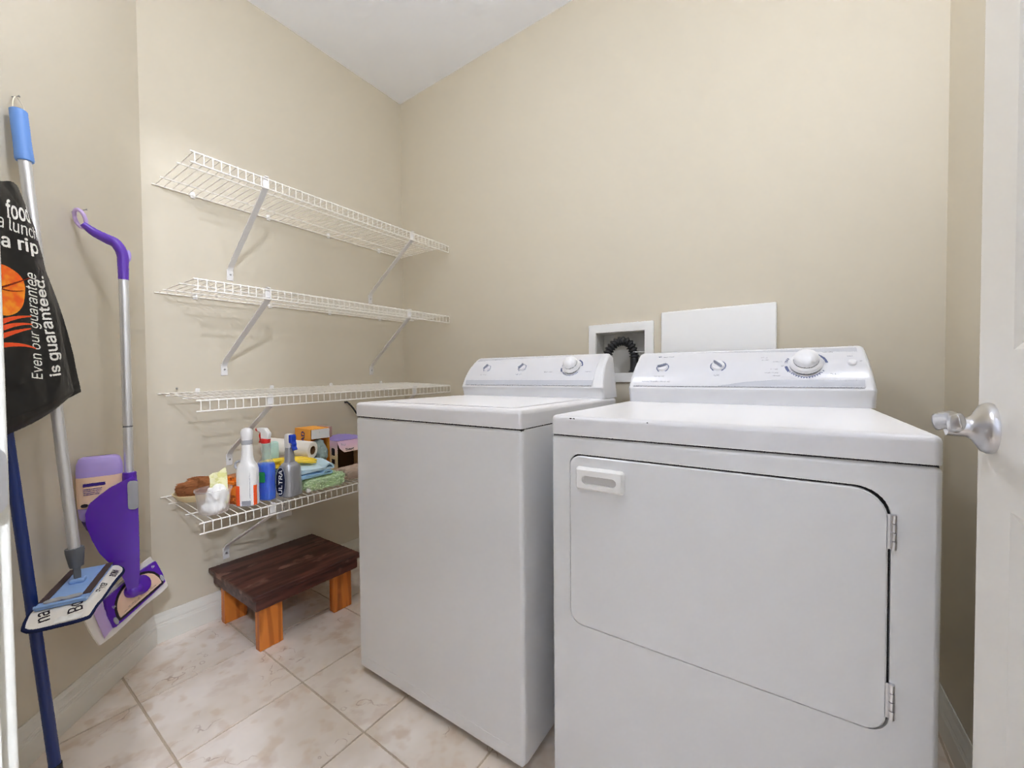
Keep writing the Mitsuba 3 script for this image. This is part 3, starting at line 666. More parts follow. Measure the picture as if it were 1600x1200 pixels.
clip_m = mikit.ply(cat(rbx(0.0006, 0.006, -0.008, 0.008, -0.010, 0.016, 0.002), tube([(0.004, 0, 0.009), (0.013, 0, 0.007), (0.0135, 0, -0.001), (0.010, 0, -0.0045)], 0.0022, 8)), 'm_white_plastic', smooth=40)
words = ['topmost', 'second from the top', 'third from the top', 'lowest']
slab = ['white wire wall shelf near the ceiling, empty, topmost of the four on the left wall', 'empty white wire wall shelf, second of the four from the top', 'empty white wire wall shelf at washer height, third of the four from the top', 'white wire wall shelf holding the cleaning bottles, above the wooden stool']
for i in range(4):
    k = thing('wire_shelf', slab[i], 'shelf', 'wire shelves on the left wall')
    for q in rods: part(k, 'rod', q, M=shelf_M(i))
    for n_ in range(48): part(k, 'cross_wire', wire, M=shelf_M(i, -1.2110 + 0.02555 * n_))
    for y in (-1.093, -0.80, -0.50, -0.18): part(k, 'wall_clip', clip_m, M=shelf_M(i, y))
    zb = corners[i][0]
    for yf, yw, drop in ((-0.988, (-0.9637, -0.9944, -0.9832, -1.004)[i], 0.292), ((-0.275, -0.300, -0.27, -0.27)[i], -0.245, 0.292)):
        zf = deck_z(DEP, yf, i) - 0.0045; zw = zb - drop
        pth = [(DEP - 0.0055, yf, zf - 0.004), (DEP - 0.0055, yf, zf - 0.030), (DEP - 0.016, yf, zf - 0.043), (0.020, yw, zw + 0.032), (0.0065, yw, zw + 0.014), (0.0045, yw, zw - 0.002), (0.0045, yw, zw - 0.024)]
        m = strip(pth, 0.0205, 0.0045, (0, 1, 0))
        hk_ = strip([(DEP - 0.012, yf, zf - 0.001), (DEP - 0.006, yf, zf + 0.0065), (DEP + 0.0065, yf, zf + 0.006)], 0.012, 0.003, (0, 1, 0))
        foot = rbx(0.0006, 0.0045, yw - 0.0125, yw + 0.0125, zw - 0.032, zw + 0.018, 0.0018)
        b_ = part(k, 'bracket', cat(m, hk_, foot), 'm_bracket', smooth=30)
        part(b_, 'screw', lathe([(0, 0), (0.0042, 0), (0.0036, 0.002), (0, 0.0028)], 12, (1, 0, 0), (0.0066, yw, zw - 0.006)), 'm_steel_screw')
    if i == 2:
        part(k, 'screw', cat(tube([(0.0, -1.1634, 0.9935), (0.012, -1.1634, 0.9935)], 0.0018, 8), lathe([(0, 0), (0.004, 0), (0.003, 0.002), (0, 0.0025)], 12, (1, 0, 0), (0.012, -1.1634, 0.9935))), 'm_steel_screw')

# ------------------------------------------------------------------ step stool
s = thing('step_stool', 'low wooden step stool with dark brown top and orange pine legs on the tiled floor', 'stool')
ST = frame((0.217, -0.850, 0), (1, 0.006, 0), (-0.006, 1, 0), (0, 0, 1))
zt = 0.2335
part(s, 'seat', rbx(-0.199, 0.213, -0.226, 0.226, zt - 0.020, zt, 0.005), 'm_dark_wood', M=ST)
for x0, x1 in ((-0.186, -0.166), (0.180, 0.200)): part(s, 'apron', rbx(x0, x1, -0.212, 0.212, zt - 0.066, zt - 0.0202, 0.002), 'm_dark_wood', M=ST)
for y0, y1 in ((-0.212, -0.194), (0.194, 0.212)): part(s, 'apron', rbx(-0.1655, 0.1795, y0, y1, zt - 0.066, zt - 0.0202, 0.002), 'm_dark_wood', M=ST)
part(s, 'brace', rbx(-0.06, 0.02, -0.05, 0.06, zt - 0.078, zt - 0.0204, 0.003), 'm_dark_wood', M=ST)
for x0, x1 in ((-0.1655, -0.1305), (0.1445, 0.1795)):
    for y0, y1 in ((-0.1935, -0.108), (0.108, 0.1935)):
        part(s, 'leg', rbx(x0, x1, y0, y1, 0.0005, zt - 0.0206, 0.0025), 'm_pine', M=ST)

# ------------------------------------------------------------------ things on the lowest shelf
def up_M(x, y, rz=0.0, dz=0.0016):
    M = trimesh.transformations.rotation_matrix(rz, (0, 0, 1)); M[:3, 3] = (x, y, deck_z(x, y) + dz); return M
# wooden bowl and coir brush
Mb = up_M(0.150, -1.150, dz=0.0045)
single('shallow_bowl', 'shallow pale yellow bowl under the coir brush at the shelf end', 'bowl', lathe([(0, 0), (0.045, 0), (0.062, 0.012), (0.072, 0.026), (0.074, 0.030), (0.071, 0.030), (0.060, 0.015), (0.043, 0.004), (0, 0.004)], 40), 'm_bowl', M=Mb)
br = thing('scrub_brush', 'brown coir brush with bound handle lying in the shallow bowl', 'brush')
zb_ = deck_z(0.15, -1.15) + 0.052
ax0, ax1 = np.array([0.150, -1.176, zb_ - 0.004]), np.array([0.118, -0.960, zb_ + 0.012])
def along(t): return ax0 * (1 - t) + ax1 * t
hd = tube([along(t) for t in np.linspace(0.18, 1.0, 14)], np.interp(np.linspace(0.18, 1.0, 14), [0.18, 0.4, 0.55, 0.9, 1.0], [0.036, 0.026, 0.017, 0.013, 0.010]), 14, flat=0.8)
part(br, 'handle', hd, 'm_coir_handle', smooth=40)
def fib(n):
    ms = []
    e = (ax1 - ax0) / np.linalg.norm(ax1 - ax0); u = np.cross(e, [0, 0, 1]); u /= np.linalg.norm(u); w_ = np.cross(u, e)
    for _ in range(n):
        a, q = rng.uniform(0, 2 * math.pi), math.sqrt(rng.random()); r0, r1 = 0.034 * q, 0.053 * q
        t1 = -0.06 - 0.14 * (1 - q * q) * 0.6 + rng.uniform(-0.03, 0.03); t0 = 0.42
        p0 = along(t0) + (u * math.cos(a) + w_ * math.sin(a) * 0.85) * r0 * 0.8
        pm = along((t0 + t1) / 2) + (u * math.cos(a) + w_ * math.sin(a) * 0.8) * (r0 + r1) * 0.55
        p1 = along(t1 + (0.16 if q > 0.75 else 0)) + (u * math.cos(a + rng.uniform(-.3, .3)) + w_ * math.sin(a) * 0.75) * r1
        ms.append(tube(np.array([p0, pm, p1]), [0.0009, 0.0010, 0.0007], 3, caps=False))
    return cat(*ms)
k = part(br, 'bristles', cat(fib(1500), tube([along(t) for t in np.linspace(-0.10, 0.4, 8)], [0.008, 0.028, 0.037, 0.040, 0.039, 0.036, 0.031, 0.027], 16, flat=0.85)), 'm_coir', smooth=50)
labels[k] = {'kind': 'stuff'}
# clear tub with cloths
Mt = up_M(0.345, -1.160)
single('plastic_tub', 'clear plastic tub holding two crumpled cloths, at the shelf front', 'tub', lathe([(0, 0.001), (0.040, 0.001), (0.044, 0.004), (0.053, 0.080), (0.0565, 0.081), (0.0565, 0.0865), (0.0545, 0.0865)], 44), 'm_clear', smooth=40, M=Mt)
single('cleaning_cloth', 'crumpled white cloth inside the clear plastic tub', 'cloth', cat(blob((0.008, 0.008, 0.060), (0.032, 0.032, 0.042), 4, 0.30, 2.0, 3), blob((0.004, -0.002, 0.022), (0.038, 0.037, 0.020), 4, 0.10, 2.5, 4)), 'm_cloth_white', smooth=True, M=Mt)
def yc(U, V):
    x = 0.006 + 0.006 * np.sin(U * 6 + 1) + 0.010 * V * np.sin(V * 3); y = -0.016 + 0.058 * U * (1 - 0.12 * V)
    z = 0.062 + 0.074 * V + 0.004 * np.sin(U * 8) + 0.016 * U * V
    return np.stack([x, y, z], -1)
single('cleaning_cloth', 'pale yellow spotted cloth sticking up out of the clear tub', 'cloth', cat(sheet(yc, 16, 16, 0.004), blob((0.012, 0.034, 0.045), (0.012, 0.010, 0.020), 3, 0.2, 2, 8)), 'm_cloth_yellow_spot', smooth=50, M=Mt)
# scrubber and small packet
single('mesh_scrubber', 'grey-brown mesh scrubber tucked behind the small orange packet', 'scrubber', blob((0.235, -1.035, deck_z(.235, -1.035) + 0.040), (0.024, 0.030, 0.030), 4, 0.35, 4, 5), 'm_scrubber', smooth=50)
pk = thing('orange_packet', 'small orange and brown patterned packet between tub and white bottle', 'packet')
mp = rbx(-0.030, 0.030, -0.0165, 0.0165, 0.0, 0.085, 0.003)
part(pk, 'packet_body', mp, 'm_packet', M=up_M(0.290, -1.076, 0.3))
part(pk, 'packet_flap', rbx(-0.030, 0.030, -0.006, 0.006, 0.084, 0.098, 0.003), 'm_packet', M=up_M(0.290, -1.076, 0.3))

def oval_section(prof, n=32, e=2.0):
    """prof rows (z, half width a, half depth b); superellipse sections"""
    v, f = [], []
    for z, a, b in prof:
        for q in range(n):
            t_ = 2 * math.pi * q / n; c, s__ = math.cos(t_), math.sin(t_)
            v.append((a * np.sign(c) * abs(c) ** (2 / e), b * np.sign(s__) * abs(s__) ** (2 / e), z))
    for i in range(len(prof) - 1):
        for q in range(n):
            a, b = i * n + q, i * n + (q + 1) % n; f += [(a, b, b + n), (a, b + n, a + n)]
    v += [(0, 0, prof[0][0]), (0, 0, prof[-1][0])]
    for q in range(n): f += [(len(v) - 2, (q + 1) % n, q), (len(v) - 1, (len(prof) - 1) * n + q, (len(prof) - 1) * n + (q + 1) % n)]
    return trimesh.Trimesh(v, f, process=False)
# white spray bottle, grey head
bt = thing('spray_bottle', 'white spray bottle with grey head and orange label strips, beside the tub', 'spray bottle', 'spray bottles on the lowest shelf')
M1 = up_M(0.352, -1.052, 0.75)
part(bt, 'body', oval_section([(0, 0.030, 0.024), (0.003, 0.035, 0.028), (0.02, 0.036, 0.029), (0.10, 0.036, 0.029), (0.135, 0.036, 0.028), (0.152, 0.031, 0.025), (0.165, 0.022, 0.020), (0.185, 0.0185, 0.0175), (0.228, 0.0165, 0.016), (0.230, 0.015, 0.015)], 36, 2.6), 'm_white_plastic', smooth=40, M=M1)
hdl = tube(spline([(-0.033, 0, 0.135), (-0.042, 0, 0.145), (-0.040, 0, 0.160), (-0.026, 0, 0.168)], 6), 0.0045, 10)
part(bt, 'shoulder_loop', hdl, 'm_grey_plastic', M=M1)
part(bt, 'collar', lathe([(0.0, 0.229), (0.0175, 0.229), (0.0185, 0.233), (0.0185, 0.246), (0, 0.246)], 28), 'm_grey_plastic', M=M1)
part(bt, 'sprayer', oval_section([(0.2455, 0.017, 0.0165), (0.262, 0.019, 0.0175), (0.276, 0.0205, 0.0165), (0.286, 0.016, 0.014), (0.291, 0.006, 0.006)], 28, 2.4), 'm_bracket', smooth=40, M=M1, label='pale grey spray head')
def wrap(z0, z1, a0, a1, lift, mt, nm, lab=None, M=M1, A=0.036, B=0.029, e=2.6, prnt=None):
    def fn(U, V):
        t_ = a0 + (a1 - a0) * U; c, s__ = np.cos(t_), np.sin(t_)
        x = (A + lift) * np.sign(c) * abs(c) ** (2 / e); y = (B + lift) * np.sign(s__) * abs(s__) ** (2 / e)
        return np.stack([x, y, z0 + (z1 - z0) * V], -1)
    return part(prnt or bt, nm, sheet(fn, 20, 3, 0.0008), mt, smooth=40, M=M, label=lab)
d2 = math.radians
wrap(0.004, 0.078, d2(205), d2(250), 0.0008, 'm_orange_label', 'label', 'orange label strip')
wrap(0.004, 0.078, d2(318), d2(345), 0.0008, 'm_orange_label', 'label', 'orange label strip')
wrap(0.004, 0.022, d2(262), d2(300), 0.0008, 'm_print_grey', 'label', 'small grey print at the foot')
wrap(0.03, 0.125, d2(295), d2(297), 0.0008, 'm_print_grey', 'label', 'thin line of fine print')
# blue window spray
bt = thing('spray_bottle', 'clear spray bottle of bright blue liquid with white and red trigger', 'spray bottle', 'spray bottles on the lowest shelf')
M2 = up_M(0.338, -0.980, 0.35)
bp = [(0.001, 0.030, 0.021), (0.004, 0.033, 0.023), (0.03, 0.034, 0.024), (0.07, 0.031, 0.0225), (0.10, 0.033, 0.024), (0.128, 0.034, 0.024), (0.142, 0.030, 0.022)]
part(bt, 'liquid', oval_section(bp, 36, 2.5), 'm_blue_liquid', smooth=40, M=M2)
part(bt, 'body', oval_section([(z, a + 0.0012, b + 0.0012) for z, a, b in bp] + [(0.155, 0.022, 0.019), (0.165, 0.0165, 0.0155), (0.190, 0.0155, 0.015), (0.222, 0.0150, 0.0145)], 36, 2.4), 'm_clear_bottle', smooth=40, M=M2)
part(bt, 'label', cat(*[ext(rrect(-0.013, 0.020, 0.072, 0.112, 0.004), 0.0009)]).apply_transform(frame((0, -0.0262, 0), (1, 0, 0), (0, 0, 1), (0, -1, 0))), 'm_label_green', M=M2, label='green label')
part(bt, 'neck_label', lathe([(0.0162, 0.186), (0.0168, 0.186), (0.0168, 0.218), (0.0162, 0.218)], 28), 'm_clear_bottle', M=M2)
part(bt, 'collar', lathe([(0, 0.2215), (0.0165, 0.2215), (0.0165, 0.236), (0.013, 0.239), (0, 0.239)], 28), 'm_red', M=M2, label='red collar')
def head(zb, L):
    m = m3.Manifold.batch_hull([m3.Manifold.sphere(0.004, 10).translate(p) for p in ((0.014, -.006, zb), (0.014, .006, zb), (-0.012, -.006, zb), (-.012, .006, zb), (0.018, -.005, zb + .018), (.018, .005, zb + .018), (0.002, -.005, zb + .036), (.002, .005, zb + .036), (-0.014, -.005, zb + .030), (-.014, .005, zb + .030))])
    n_ = m3.Manifold.batch_hull([m3.Manifold.sphere(0.004, 10).translate(p) for p in ((0.0, -.005, zb + .036), (0, .005, zb + .036), (-0.012, -.005, zb + .022), (-.012, .005, zb + .022), (-L, -.004, zb + .035), (-L, .004, zb + .035), (-L, 0, zb + .029))])
    return tm(m + n_)
part(bt, 'sprayer', head(0.241, 0.034), 'm_white_plastic', M=M2)
part(bt, 'nozzle', tube([(-0.0375, 0, 0.273), (-0.043, 0, 0.273)], 0.0062, 12), 'm_red', M=M2, label='red nozzle tip')
part(bt, 'trigger', strip(spline([(-0.019, 0, 0.262), (-0.026, 0, 0.250), (-0.022, 0, 0.236), (-0.027, 0, 0.222)], 6), 0.010, 0.004, (0, 1, 0)), 'm_red', M=M2, label='red trigger')
# silver spray bottle, blue trigger
bt = thing('spray_bottle', 'silver spray bottle with blue trigger and black oval label, right of the blue one', 'spray bottle', 'spray bottles on the lowest shelf')
M3 = up_M(0.362, -0.902, 0.25)
sp = [(0.001, 0.035, 0.036), (0.005, 0.040, 0.041), (0.03, 0.0395, 0.041), (0.10, 0.036, 0.0385), (0.120, 0.033, 0.036), (0.131, 0.024, 0.027), (0.137, 0.0165, 0.019)]
nk = [(0.136 + 0.006 * q, 0.0165 - 0.0004 * q + (0.0014 if q % 2 else 0), 0.0175 - 0.0004 * q + (0.0014 if q % 2 else 0)) for q in range(1, 11)]
part(bt, 'body', oval_section(sp + nk, 40, 2.8), 'm_silver_plastic', smooth=35, M=M3)
part(bt, 'sprayer', oval_section([(0.196, 0.015, 0.0135), (0.204, 0.0165, 0.0135), (0.232, 0.0165, 0.013), (0.246, 0.0150, 0.012), (0.250, 0.0120, 0.0095)], 28, 3.5), 'm_bracket', smooth=40, M=M3, label='pale grey spray head')
part(bt, 'trigger', cat(rbx(0.010, 0.026, -0.0125, 0.0125, 0.214, 0.248, 0.004), strip(spline([(0.018, 0, 0.224), (0.027, 0, 0.212), (0.026, 0, 0.200), (0.032, 0, 0.186)], 6), 0.018, 0.007, (0, 1, 0))), 'm_blue_trigger', M=M3, label='bright blue trigger')
def ovl(a, b, h=0.0009): return ext(Polygon([(a * math.cos(q), b * math.sin(q)) for q in np.linspace(0, 2 * math.pi, 40, endpoint=False)]), h)
FL = frame((0.0, -0.0424, 0.064), (1, 0, 0), (0, 0.03, 1), (0, -1, 0))
part(bt, 'label', xf(ovl(0.0235, 0.056), FL), 'm_black_label', M=M3, label='black oval label')
part(bt, 'label', xf(ext(Polygon([(0.0265 * math.cos(q), 0.060 * math.sin(q)) for q in np.linspace(0, 2 * math.pi, 40, endpoint=False)]), 0.0005), FL), 'm_grey_plastic', M=M3, label='pale rim of the label')
tx = meshkit.text_mesh('ULTRA', 0.019, 0.0005, bold=True); tx.vertices[:, :2] -= tx.bounds[:, :2].mean(0)
tx.vertices = np.stack([-tx.vertices[:, 1], tx.vertices[:, 0], tx.vertices[:, 2] + 0.0009], 1); tx.vertices[:, 1] *= 1.15
part(bt, 'lettering', xf(tx, FL), 'm_print_white', smooth=False, M=M3)

# heap of cloths: green towel at the bottom, blue ones on it, rubber gloves and the paper roll on top
def towel(c, hx, hy, z0, h, seed, bump=0.006, n=34):
    """a folded cloth: rounded slab with soft folds, its underside on the deck"""
    m = trimesh.creation.icosphere(subdivisions=4); v = m.vertices
    e = 0.72; q = np.sign(v) * np.abs(v) ** e; q /= np.maximum(np.abs(q).max(1, keepdims=True), 1e-9) ** 0.5
    k = (meshkit.fbm(v * 2.4 + seed * 11, 3, seed) - 0.5) * 2
    P = np.stack([c[0] + q[:, 0] * hx * (1 + 0.12 * k), c[1] + q[:, 1] * hy * (1 + 0.10 * k), z0 + (q[:, 2] * 0.5 + 0.5) * h + k * bump * np.maximum(0, v[:, 2] + 0.3)], 1)
    m.vertices = P; return m
zt_ = deck_z(0.308, -0.78)
gt = towel((0.308, -0.762), 0.098, 0.088, zt_ + 0.002, 0.050, 2, 0.010)
gt.vertices[:, 2] += (0.308 - gt.vertices[:, 0]) * 0.05
# fleecy pile
nrm_ = gt.vertex_normals; pile = []
for i in range(0, len(gt.vertices)):
    p = gt.vertices[i]
    if nrm_[i][2] < -0.3: continue
    for _ in range(2):
        o = p + nrg.normal(0, 0.004, 3) * (1 - np.abs(nrm_[i])); q = o + nrm_[i] * 0.005 + nrg.normal(0, 0.003, 3)
        pile.append(tube(np.array([o - nrm_[i] * 0.002, (o + q) / 2 + nrg.normal(0, .001, 3), q]), [0.0014, 0.0013, 0.0006], 3, caps=False))
gk = thing('green_towel', 'fleecy pale green towel at the bottom of the cloth heap', 'towel')
part(gk, 'cloth', gt, 'm_towel_green', smooth=True)
k = part(gk, 'pile', cat(*pile), 'm_towel_green'); labels[k] = {'kind': 'stuff'}
def folded(c, hx, hy, z0, h, seed, curl=0.0):
    """a cloth folded in two: the upper layer turns over at the right end into a loop"""
    def fn(U, V):
        s_ = U * 2.0
        lower = s_ < 1
        t_ = np.where(lower, s_, 2 - s_)
        y = c[1] - hy + 2 * hy * t_
        bulge = np.sqrt(np.clip(1 - ((t_ - 0.86) / 0.15) ** 2, 0, 1)) * (t_ > 0.71)
        z = z0 + np.where(lower, 0.002, h * (0.55 + 0.12 * np.sin(t_ * 5 + seed))) 
        z = np.where(lower, z0 + 0.002, np.maximum(z, z0 + 0.002 + bulge * h))
        z = np.where(t_ > 0.93, z0 + 0.002 + np.where(lower, 0, 1) * h * 0.9 * np.sqrt(np.clip((1 - t_) / 0.07, 0, 1)), z)
        x = c[0] + hx * (2 * V - 1) * (1 + 0.04 * np.sin(U * 9 + seed))
        z = z + 0.004 * np.sin(x * 40 + seed) * np.where(lower, 0, 1) + (c[0] - x) * 0.05
        return np.stack([x, y, z], -1)
    return sheet(fn, 60, 16, 0.0075)
single('blue_cloth', 'pale blue cloth lying directly on the green towel', 'cloth', folded((0.292, -0.805), 0.088, 0.080, zt_ + 0.061, 0.014, 1), 'm_towel_blue', smooth=50)
single('blue_cloth', 'upper pale blue cloth with looped fold, under the rubber gloves', 'cloth', folded((0.300, -0.795), 0.076, 0.078, zt_ + 0.081, 0.024, 2.0), 'm_towel_blue_rim', smooth=50)
gl = thing('rubber_glove', 'yellow rubber gloves lying under the white paper roll', 'gloves')
gz = zt_ + 0.118
gm = [tube(spline([(0.275, -1.000, gz + 0.004), (0.280, -0.94, gz + 0.014), (0.282, -0.87, gz + 0.012), (0.285, -0.83, gz + 0.006)], 6), [0.014] * 3 + [0.02] * 16, 12, flat=0.55)]
for dx_, dy_, L_, dz_ in ((0.016, 0.0, 0.100, 0.0), (0.034, -0.012, 0.100, -0.006), (-0.002, 0.004, 0.080, 0.002), (-0.020, 0.0, 0.066, 0.0)):
    gm.append(tube(spline([(0.272 + dx_ * 0.6, -0.860 + dy_, gz + 0.010 + dz_), (0.288 + dx_, -0.860 + dy_ + L_ * 0.5, gz + 0.006 + dz_), (0.296 + dx_, -0.860 + dy_ + L_, gz - 0.006 + dz_)], 6), np.interp(np.linspace(0, 1, 13), [0, .85, 1], [0.0115, 0.0095, 0.004]), 10, flat=0.8))
gm.append(tube(spline([(0.262, -0.90, gz + 0.010), (0.300, -0.895, gz + 0.002), (0.318, -0.862, gz - 0.010)], 6), np.interp(np.linspace(0, 1, 13), [0, .85, 1], [0.011, 0.009, 0.004]), 10))
part(gl, 'glove', cat(*gm), 'm_yellow_rubber', smooth=50)
part(gl, 'cuff', sheet(lambda U, V: np.stack([0.255 + 0.045 * U + 0.005 * np.sin(V * 6), -1.0 + 0.10 * V + 0.02 * U, gz - 0.008 + 0.010 * np.sin(U * 8 + V * 3) - 0.004], -1), 14, 14, 0.004), 'm_yellow_rubber', smooth=50)
ra, rb = np.array([0.090, -0.868, 0.726]), np.array([0.285, -0.762, 0.709]); rax = (rb - ra) / np.linalg.norm(rb - ra); rl = np.linalg.norm(rb - ra)
pr_ = thing('paper_roll', 'roll of white paper towel lying across the heap of cloths', 'paper roll')
part(pr_, 'paper', lathe([(0.0195, 0), (0.037, 0), (0.0385, 0.002), (0.0385, rl - 0.002), (0.037, rl), (0.0195, rl)], 40, rax, ra), 'm_paper', smooth=40)
part(pr_, 'core', lathe([(0.0193, 0.0), (0.0193, rl), (0.018, rl), (0.018, 0.0), (0.0193, 0)], 32, rax, ra), 'm_core', smooth=40)
def pack(U, V):
    return np.stack([0.165 + 0.004 * np.sin(V * 9), -0.905 + 0.082 * U + 0.004 * np.sin(V * 7), deck_z(.165, -.86) + 0.002 + 0.205 * V], -1)
pkm = m3.Manifold.batch_hull([m3.Manifold.sphere(r, 10).translate((x, y, z)) for x, y, z, r in [(0.225 + a, -0.912 + b, deck_z(.225, -.91) + 0.012 + c_, 0.008) for a in (-.006, .006) for b in (-.022, .022) for c_ in (0, 0.182)]])
single('soft_pack', 'pale aqua soft pack standing behind the blue spray bottle', 'pack', tm(pkm), 'm_aqua_pack')

# orange carton of grey bags
OBX = frame((0, 0, 0), (1, 0, 0), (0, 1, 0), (0, 0, 1))
ox = thing('orange_carton', 'orange carton with torn open front, standing behind the cloth heap', 'carton')
x0, x1, y0, y1 = 0.060, 0.200, -0.7246, -0.6316; z0 = deck_z(0.06, -0.68) + 0.001; z1 = 0.790
shell = mbx(x0, x1, y0, y1, z0, z1) - mbx(x0 + .0015, x1 + 1, y0 + .0015, y1 - .0015, z0 + .0015, z1 - .0015)
part(ox, 'box', tm(shell), 'm_orange_box', smooth=False)
part(ox, 'flap', cat(bx(x1 - 0.001, x1 + 0.0012, y0 + 0.004, y1 - 0.0005, z1 - 0.046, z1 - 0.002), bx(x1 + 0.001, x1 + 0.003, y0 + 0.042, y0 + 0.055, z1 - 0.022, z1 - 0.004)), 'm_white_plastic', smooth=False, label='white paper flap across the top of the opening')
tx = meshkit.text_mesh('GLAD', 0.026, 0.0006, bold=True); tx.vertices = np.stack([-tx.vertices[:, 1], tx.vertices[:, 0], tx.vertices[:, 2]], 1)
part(ox, 'lettering', xf(tx, frame((0.145, y0, z0 + 0.110), (1, 0, 0), (0, 0, 1), (0, -1, 0))), 'm_label_ink', smooth=False)
single('plastic_bags', 'bunched grey-green plastic bags bulging from the orange carton', 'plastic bags', cat(blob((0.175, -0.676, 0.690), (0.036, 0.034, 0.050), 4, 0.22, 2.4, 6), blob((0.196, -0.668, 0.668), (0.026, 0.026, 0.042), 4, 0.25, 2.6, 9)), 'm_bag_grey', smooth=True)
single('cardboard_sheet', 'grey-brown cardboard sheet standing right of the orange carton', 'cardboard', bx(0.050, 0.150, -0.606, -0.588, deck_z(0.05, -.6) + 0.001, 0.787), 'm_cardboard', smooth=False)
# cream and purple carton
cb = thing('open_carton', 'open carton with purple top and cream front flap, against the washer side', 'carton')
x0, x1, y0, y1 = 0.13, 0.262, -0.630, -0.455; z0 = deck_z(0.13, -.55) + 0.001; z1 = 0.727
part(cb, 'box', tm(mbx(x0, x1, y0, y1, z0, z1) - mbx(x0 + .002, x1 + 1, y0 + .002, y1 - .002, z0 + .002, z1 - .002)), 'm_carton_cream', smooth=False)
part(cb, 'top', sheet(lambda U, V: np.stack([x0 + (x1 - x0) * U, y0 + (y1 - y0) * V, z1 + 0.002 + 0.012 * np.sin(np.pi * V) * (1 - U)], -1), 8, 12, 0.0015), 'm_carton_purple', smooth=40)
part(cb, 'shade_sheet', bx(x0 + 0.0025, x0 + 0.004, y0 + .003, y1 - .003, z0 + .003, z1 - .003), 'm_carton_shade', smooth=False)  # dark sheet standing for the shade in the carton opening
FF = frame((x1 + 0.001, y0, z1 - 0.001), (0, 1, 0), (-0.40, 0, 0.916), (0.916, 0, 0.40))
fl = Polygon([(0, 0), (y1 - y0, 0), (y1 - y0, -0.052), (0.022, -0.056), (0.002, -0.034)])
part(cb, 'front_flap', xf(ext(fl, 0.0015), FF), 'm_carton_cream', smooth=False)
part(cb, 'lettering', xf(meshkit.text_mesh('Super', 0.012, 0.0005, bold=True), frame(tuple(FF[:3, :3] @ np.array([0.030, -0.049, 0.0016]) + FF[:3, 3]), FF[:3, 0], FF[:3, 1], FF[:3, 2])), 'm_ink_dark', smooth=False)
part(cb, 'lettering', xf(meshkit.text_mesh('For', 0.012, 0.0005), frame(tuple(FF[:3, :3] @ np.array([0.014, -0.024, 0.0016]) + FF[:3, 3]), FF[:3, 0], FF[:3, 1], FF[:3, 2])), 'm_print_grey', smooth=False)
part(cb, 'side_print', cat(bx(0.215, 0.240, y0 - 0.0006, y0, z0 + 0.09, z0 + 0.125), bx(0.215, 0.240, y0 - 0.0006, y0, z0 + 0.05, z0 + 0.072)), 'm_ink_dark', smooth=False)
single('brown_cloth', 'greyish brown fleece cloth bunched in front of the open carton', 'cloth', towel((0.325, -0.580), 0.055, 0.078, deck_z(.325, -.59) + 0.003, 0.048, 7, 0.012), 'm_cloth_brown', smooth=True)
single('plastic_stopper', 'small white plastic stopper lying in front of the green towel', 'stopper', xf(lathe([(0, 0), (0.009, 0), (0.010, 0.003), (0.010, 0.008), (0.006, 0.012), (0.006, 0.035), (0.003, 0.038), (0, 0.038)], 20), frame((0.392, -0.848, deck_z(.39, -.84) + 0.0125), (0, 0, 1), (1, 0, 0), (0, 1, 0))), 'm_white_plastic')

# ------------------------------------------------------------------ things hanging on the diagonal wall: built in (s, d, z)
def nail(s_, z, ln, label, name='wall_nail', ct='nail', tilt=0.004):
    single(name, label, ct, cat(tube([(s_, -0.006, z), (s_, ln, z + tilt)], 0.0012, 8), tube([(s_, ln, z + tilt), (s_, ln + 0.001, z + tilt)], 0.0026, 10)), 'm_steel_screw', M=MD)
# --- flat mop with blue grip
fm = thing('flat_mop', 'flat mop with light blue grip, aluminium pole and light blue head, hanging by a string', 'mop')
P0, P1 = np.array([0.4945, 0.031, 1.735]), np.array([0.4870, 0.119, 0.562]); ax_ = (P1 - P0) / np.linalg.norm(P1 - P0)
def on_pole(z): return P0 + (P1 - P0) * (P0[2] - z) / (P0[2] - P1[2])
zz = [1.742, 1.738, 1.70, 1.66, 1.63, 1.612, 1.609]
part(fm, 'grip', tube([on_pole(z) for z in zz], [0.012, 0.0165, 0.0168, 0.0165, 0.0172, 0.0178, 0.0165], 20), 'm_grip_blue', smooth=45, M=MD, label='light blue grip')
part(fm, 'pole', tube([on_pole(1.612), on_pole(0.57)], 0.0122, 24), 'm_alu', smooth=45, M=MD, label='aluminium pole')
part(fm, 'string', tube(spline([on_pole(1.732) + [0.015, 0, 0], (0.492, 0.018, 1.765), (0.474, 0.010, 1.786), (0.462, 0.016, 1.765), on_pole(1.728) + [-0.016, 0, 0]], 8), 0.0013, 6), 'm_string', smooth=60, M=MD)
nail(0.4735, 1.784, 0.016, 'small nail on the diagonal wall holding the flat mop string')
uu = np.array([-0.40, 0.917, -0.003]); uu /= np.linalg.norm(uu); ww = np.array([-0.916, -0.40, -0.035]); ww -= ww @ uu * uu; ww /= np.linalg.norm(ww); nn = np.cross(uu, ww)
MH = MD @ frame((0.490, 0.126, 0.4695), uu, ww, nn)            # plate frame: u short, w long, n up
def plate_shape(o): return Polygon([(-0.05 + o, -0.140 + o), (0.05 - o, -0.140 + o), (0.050 - o, 0.140 - o), (-0.05 + o, 0.140 - o)]).buffer(0.006).buffer(-0.002)
hd_ = part(fm, 'head', ext(Polygon(rrect(-0.0455, 0.0455, -0.1285, 0.1265, 0.006)), 0.007), 'm_light_blue', smooth=35, M=MH, label='light blue plate')
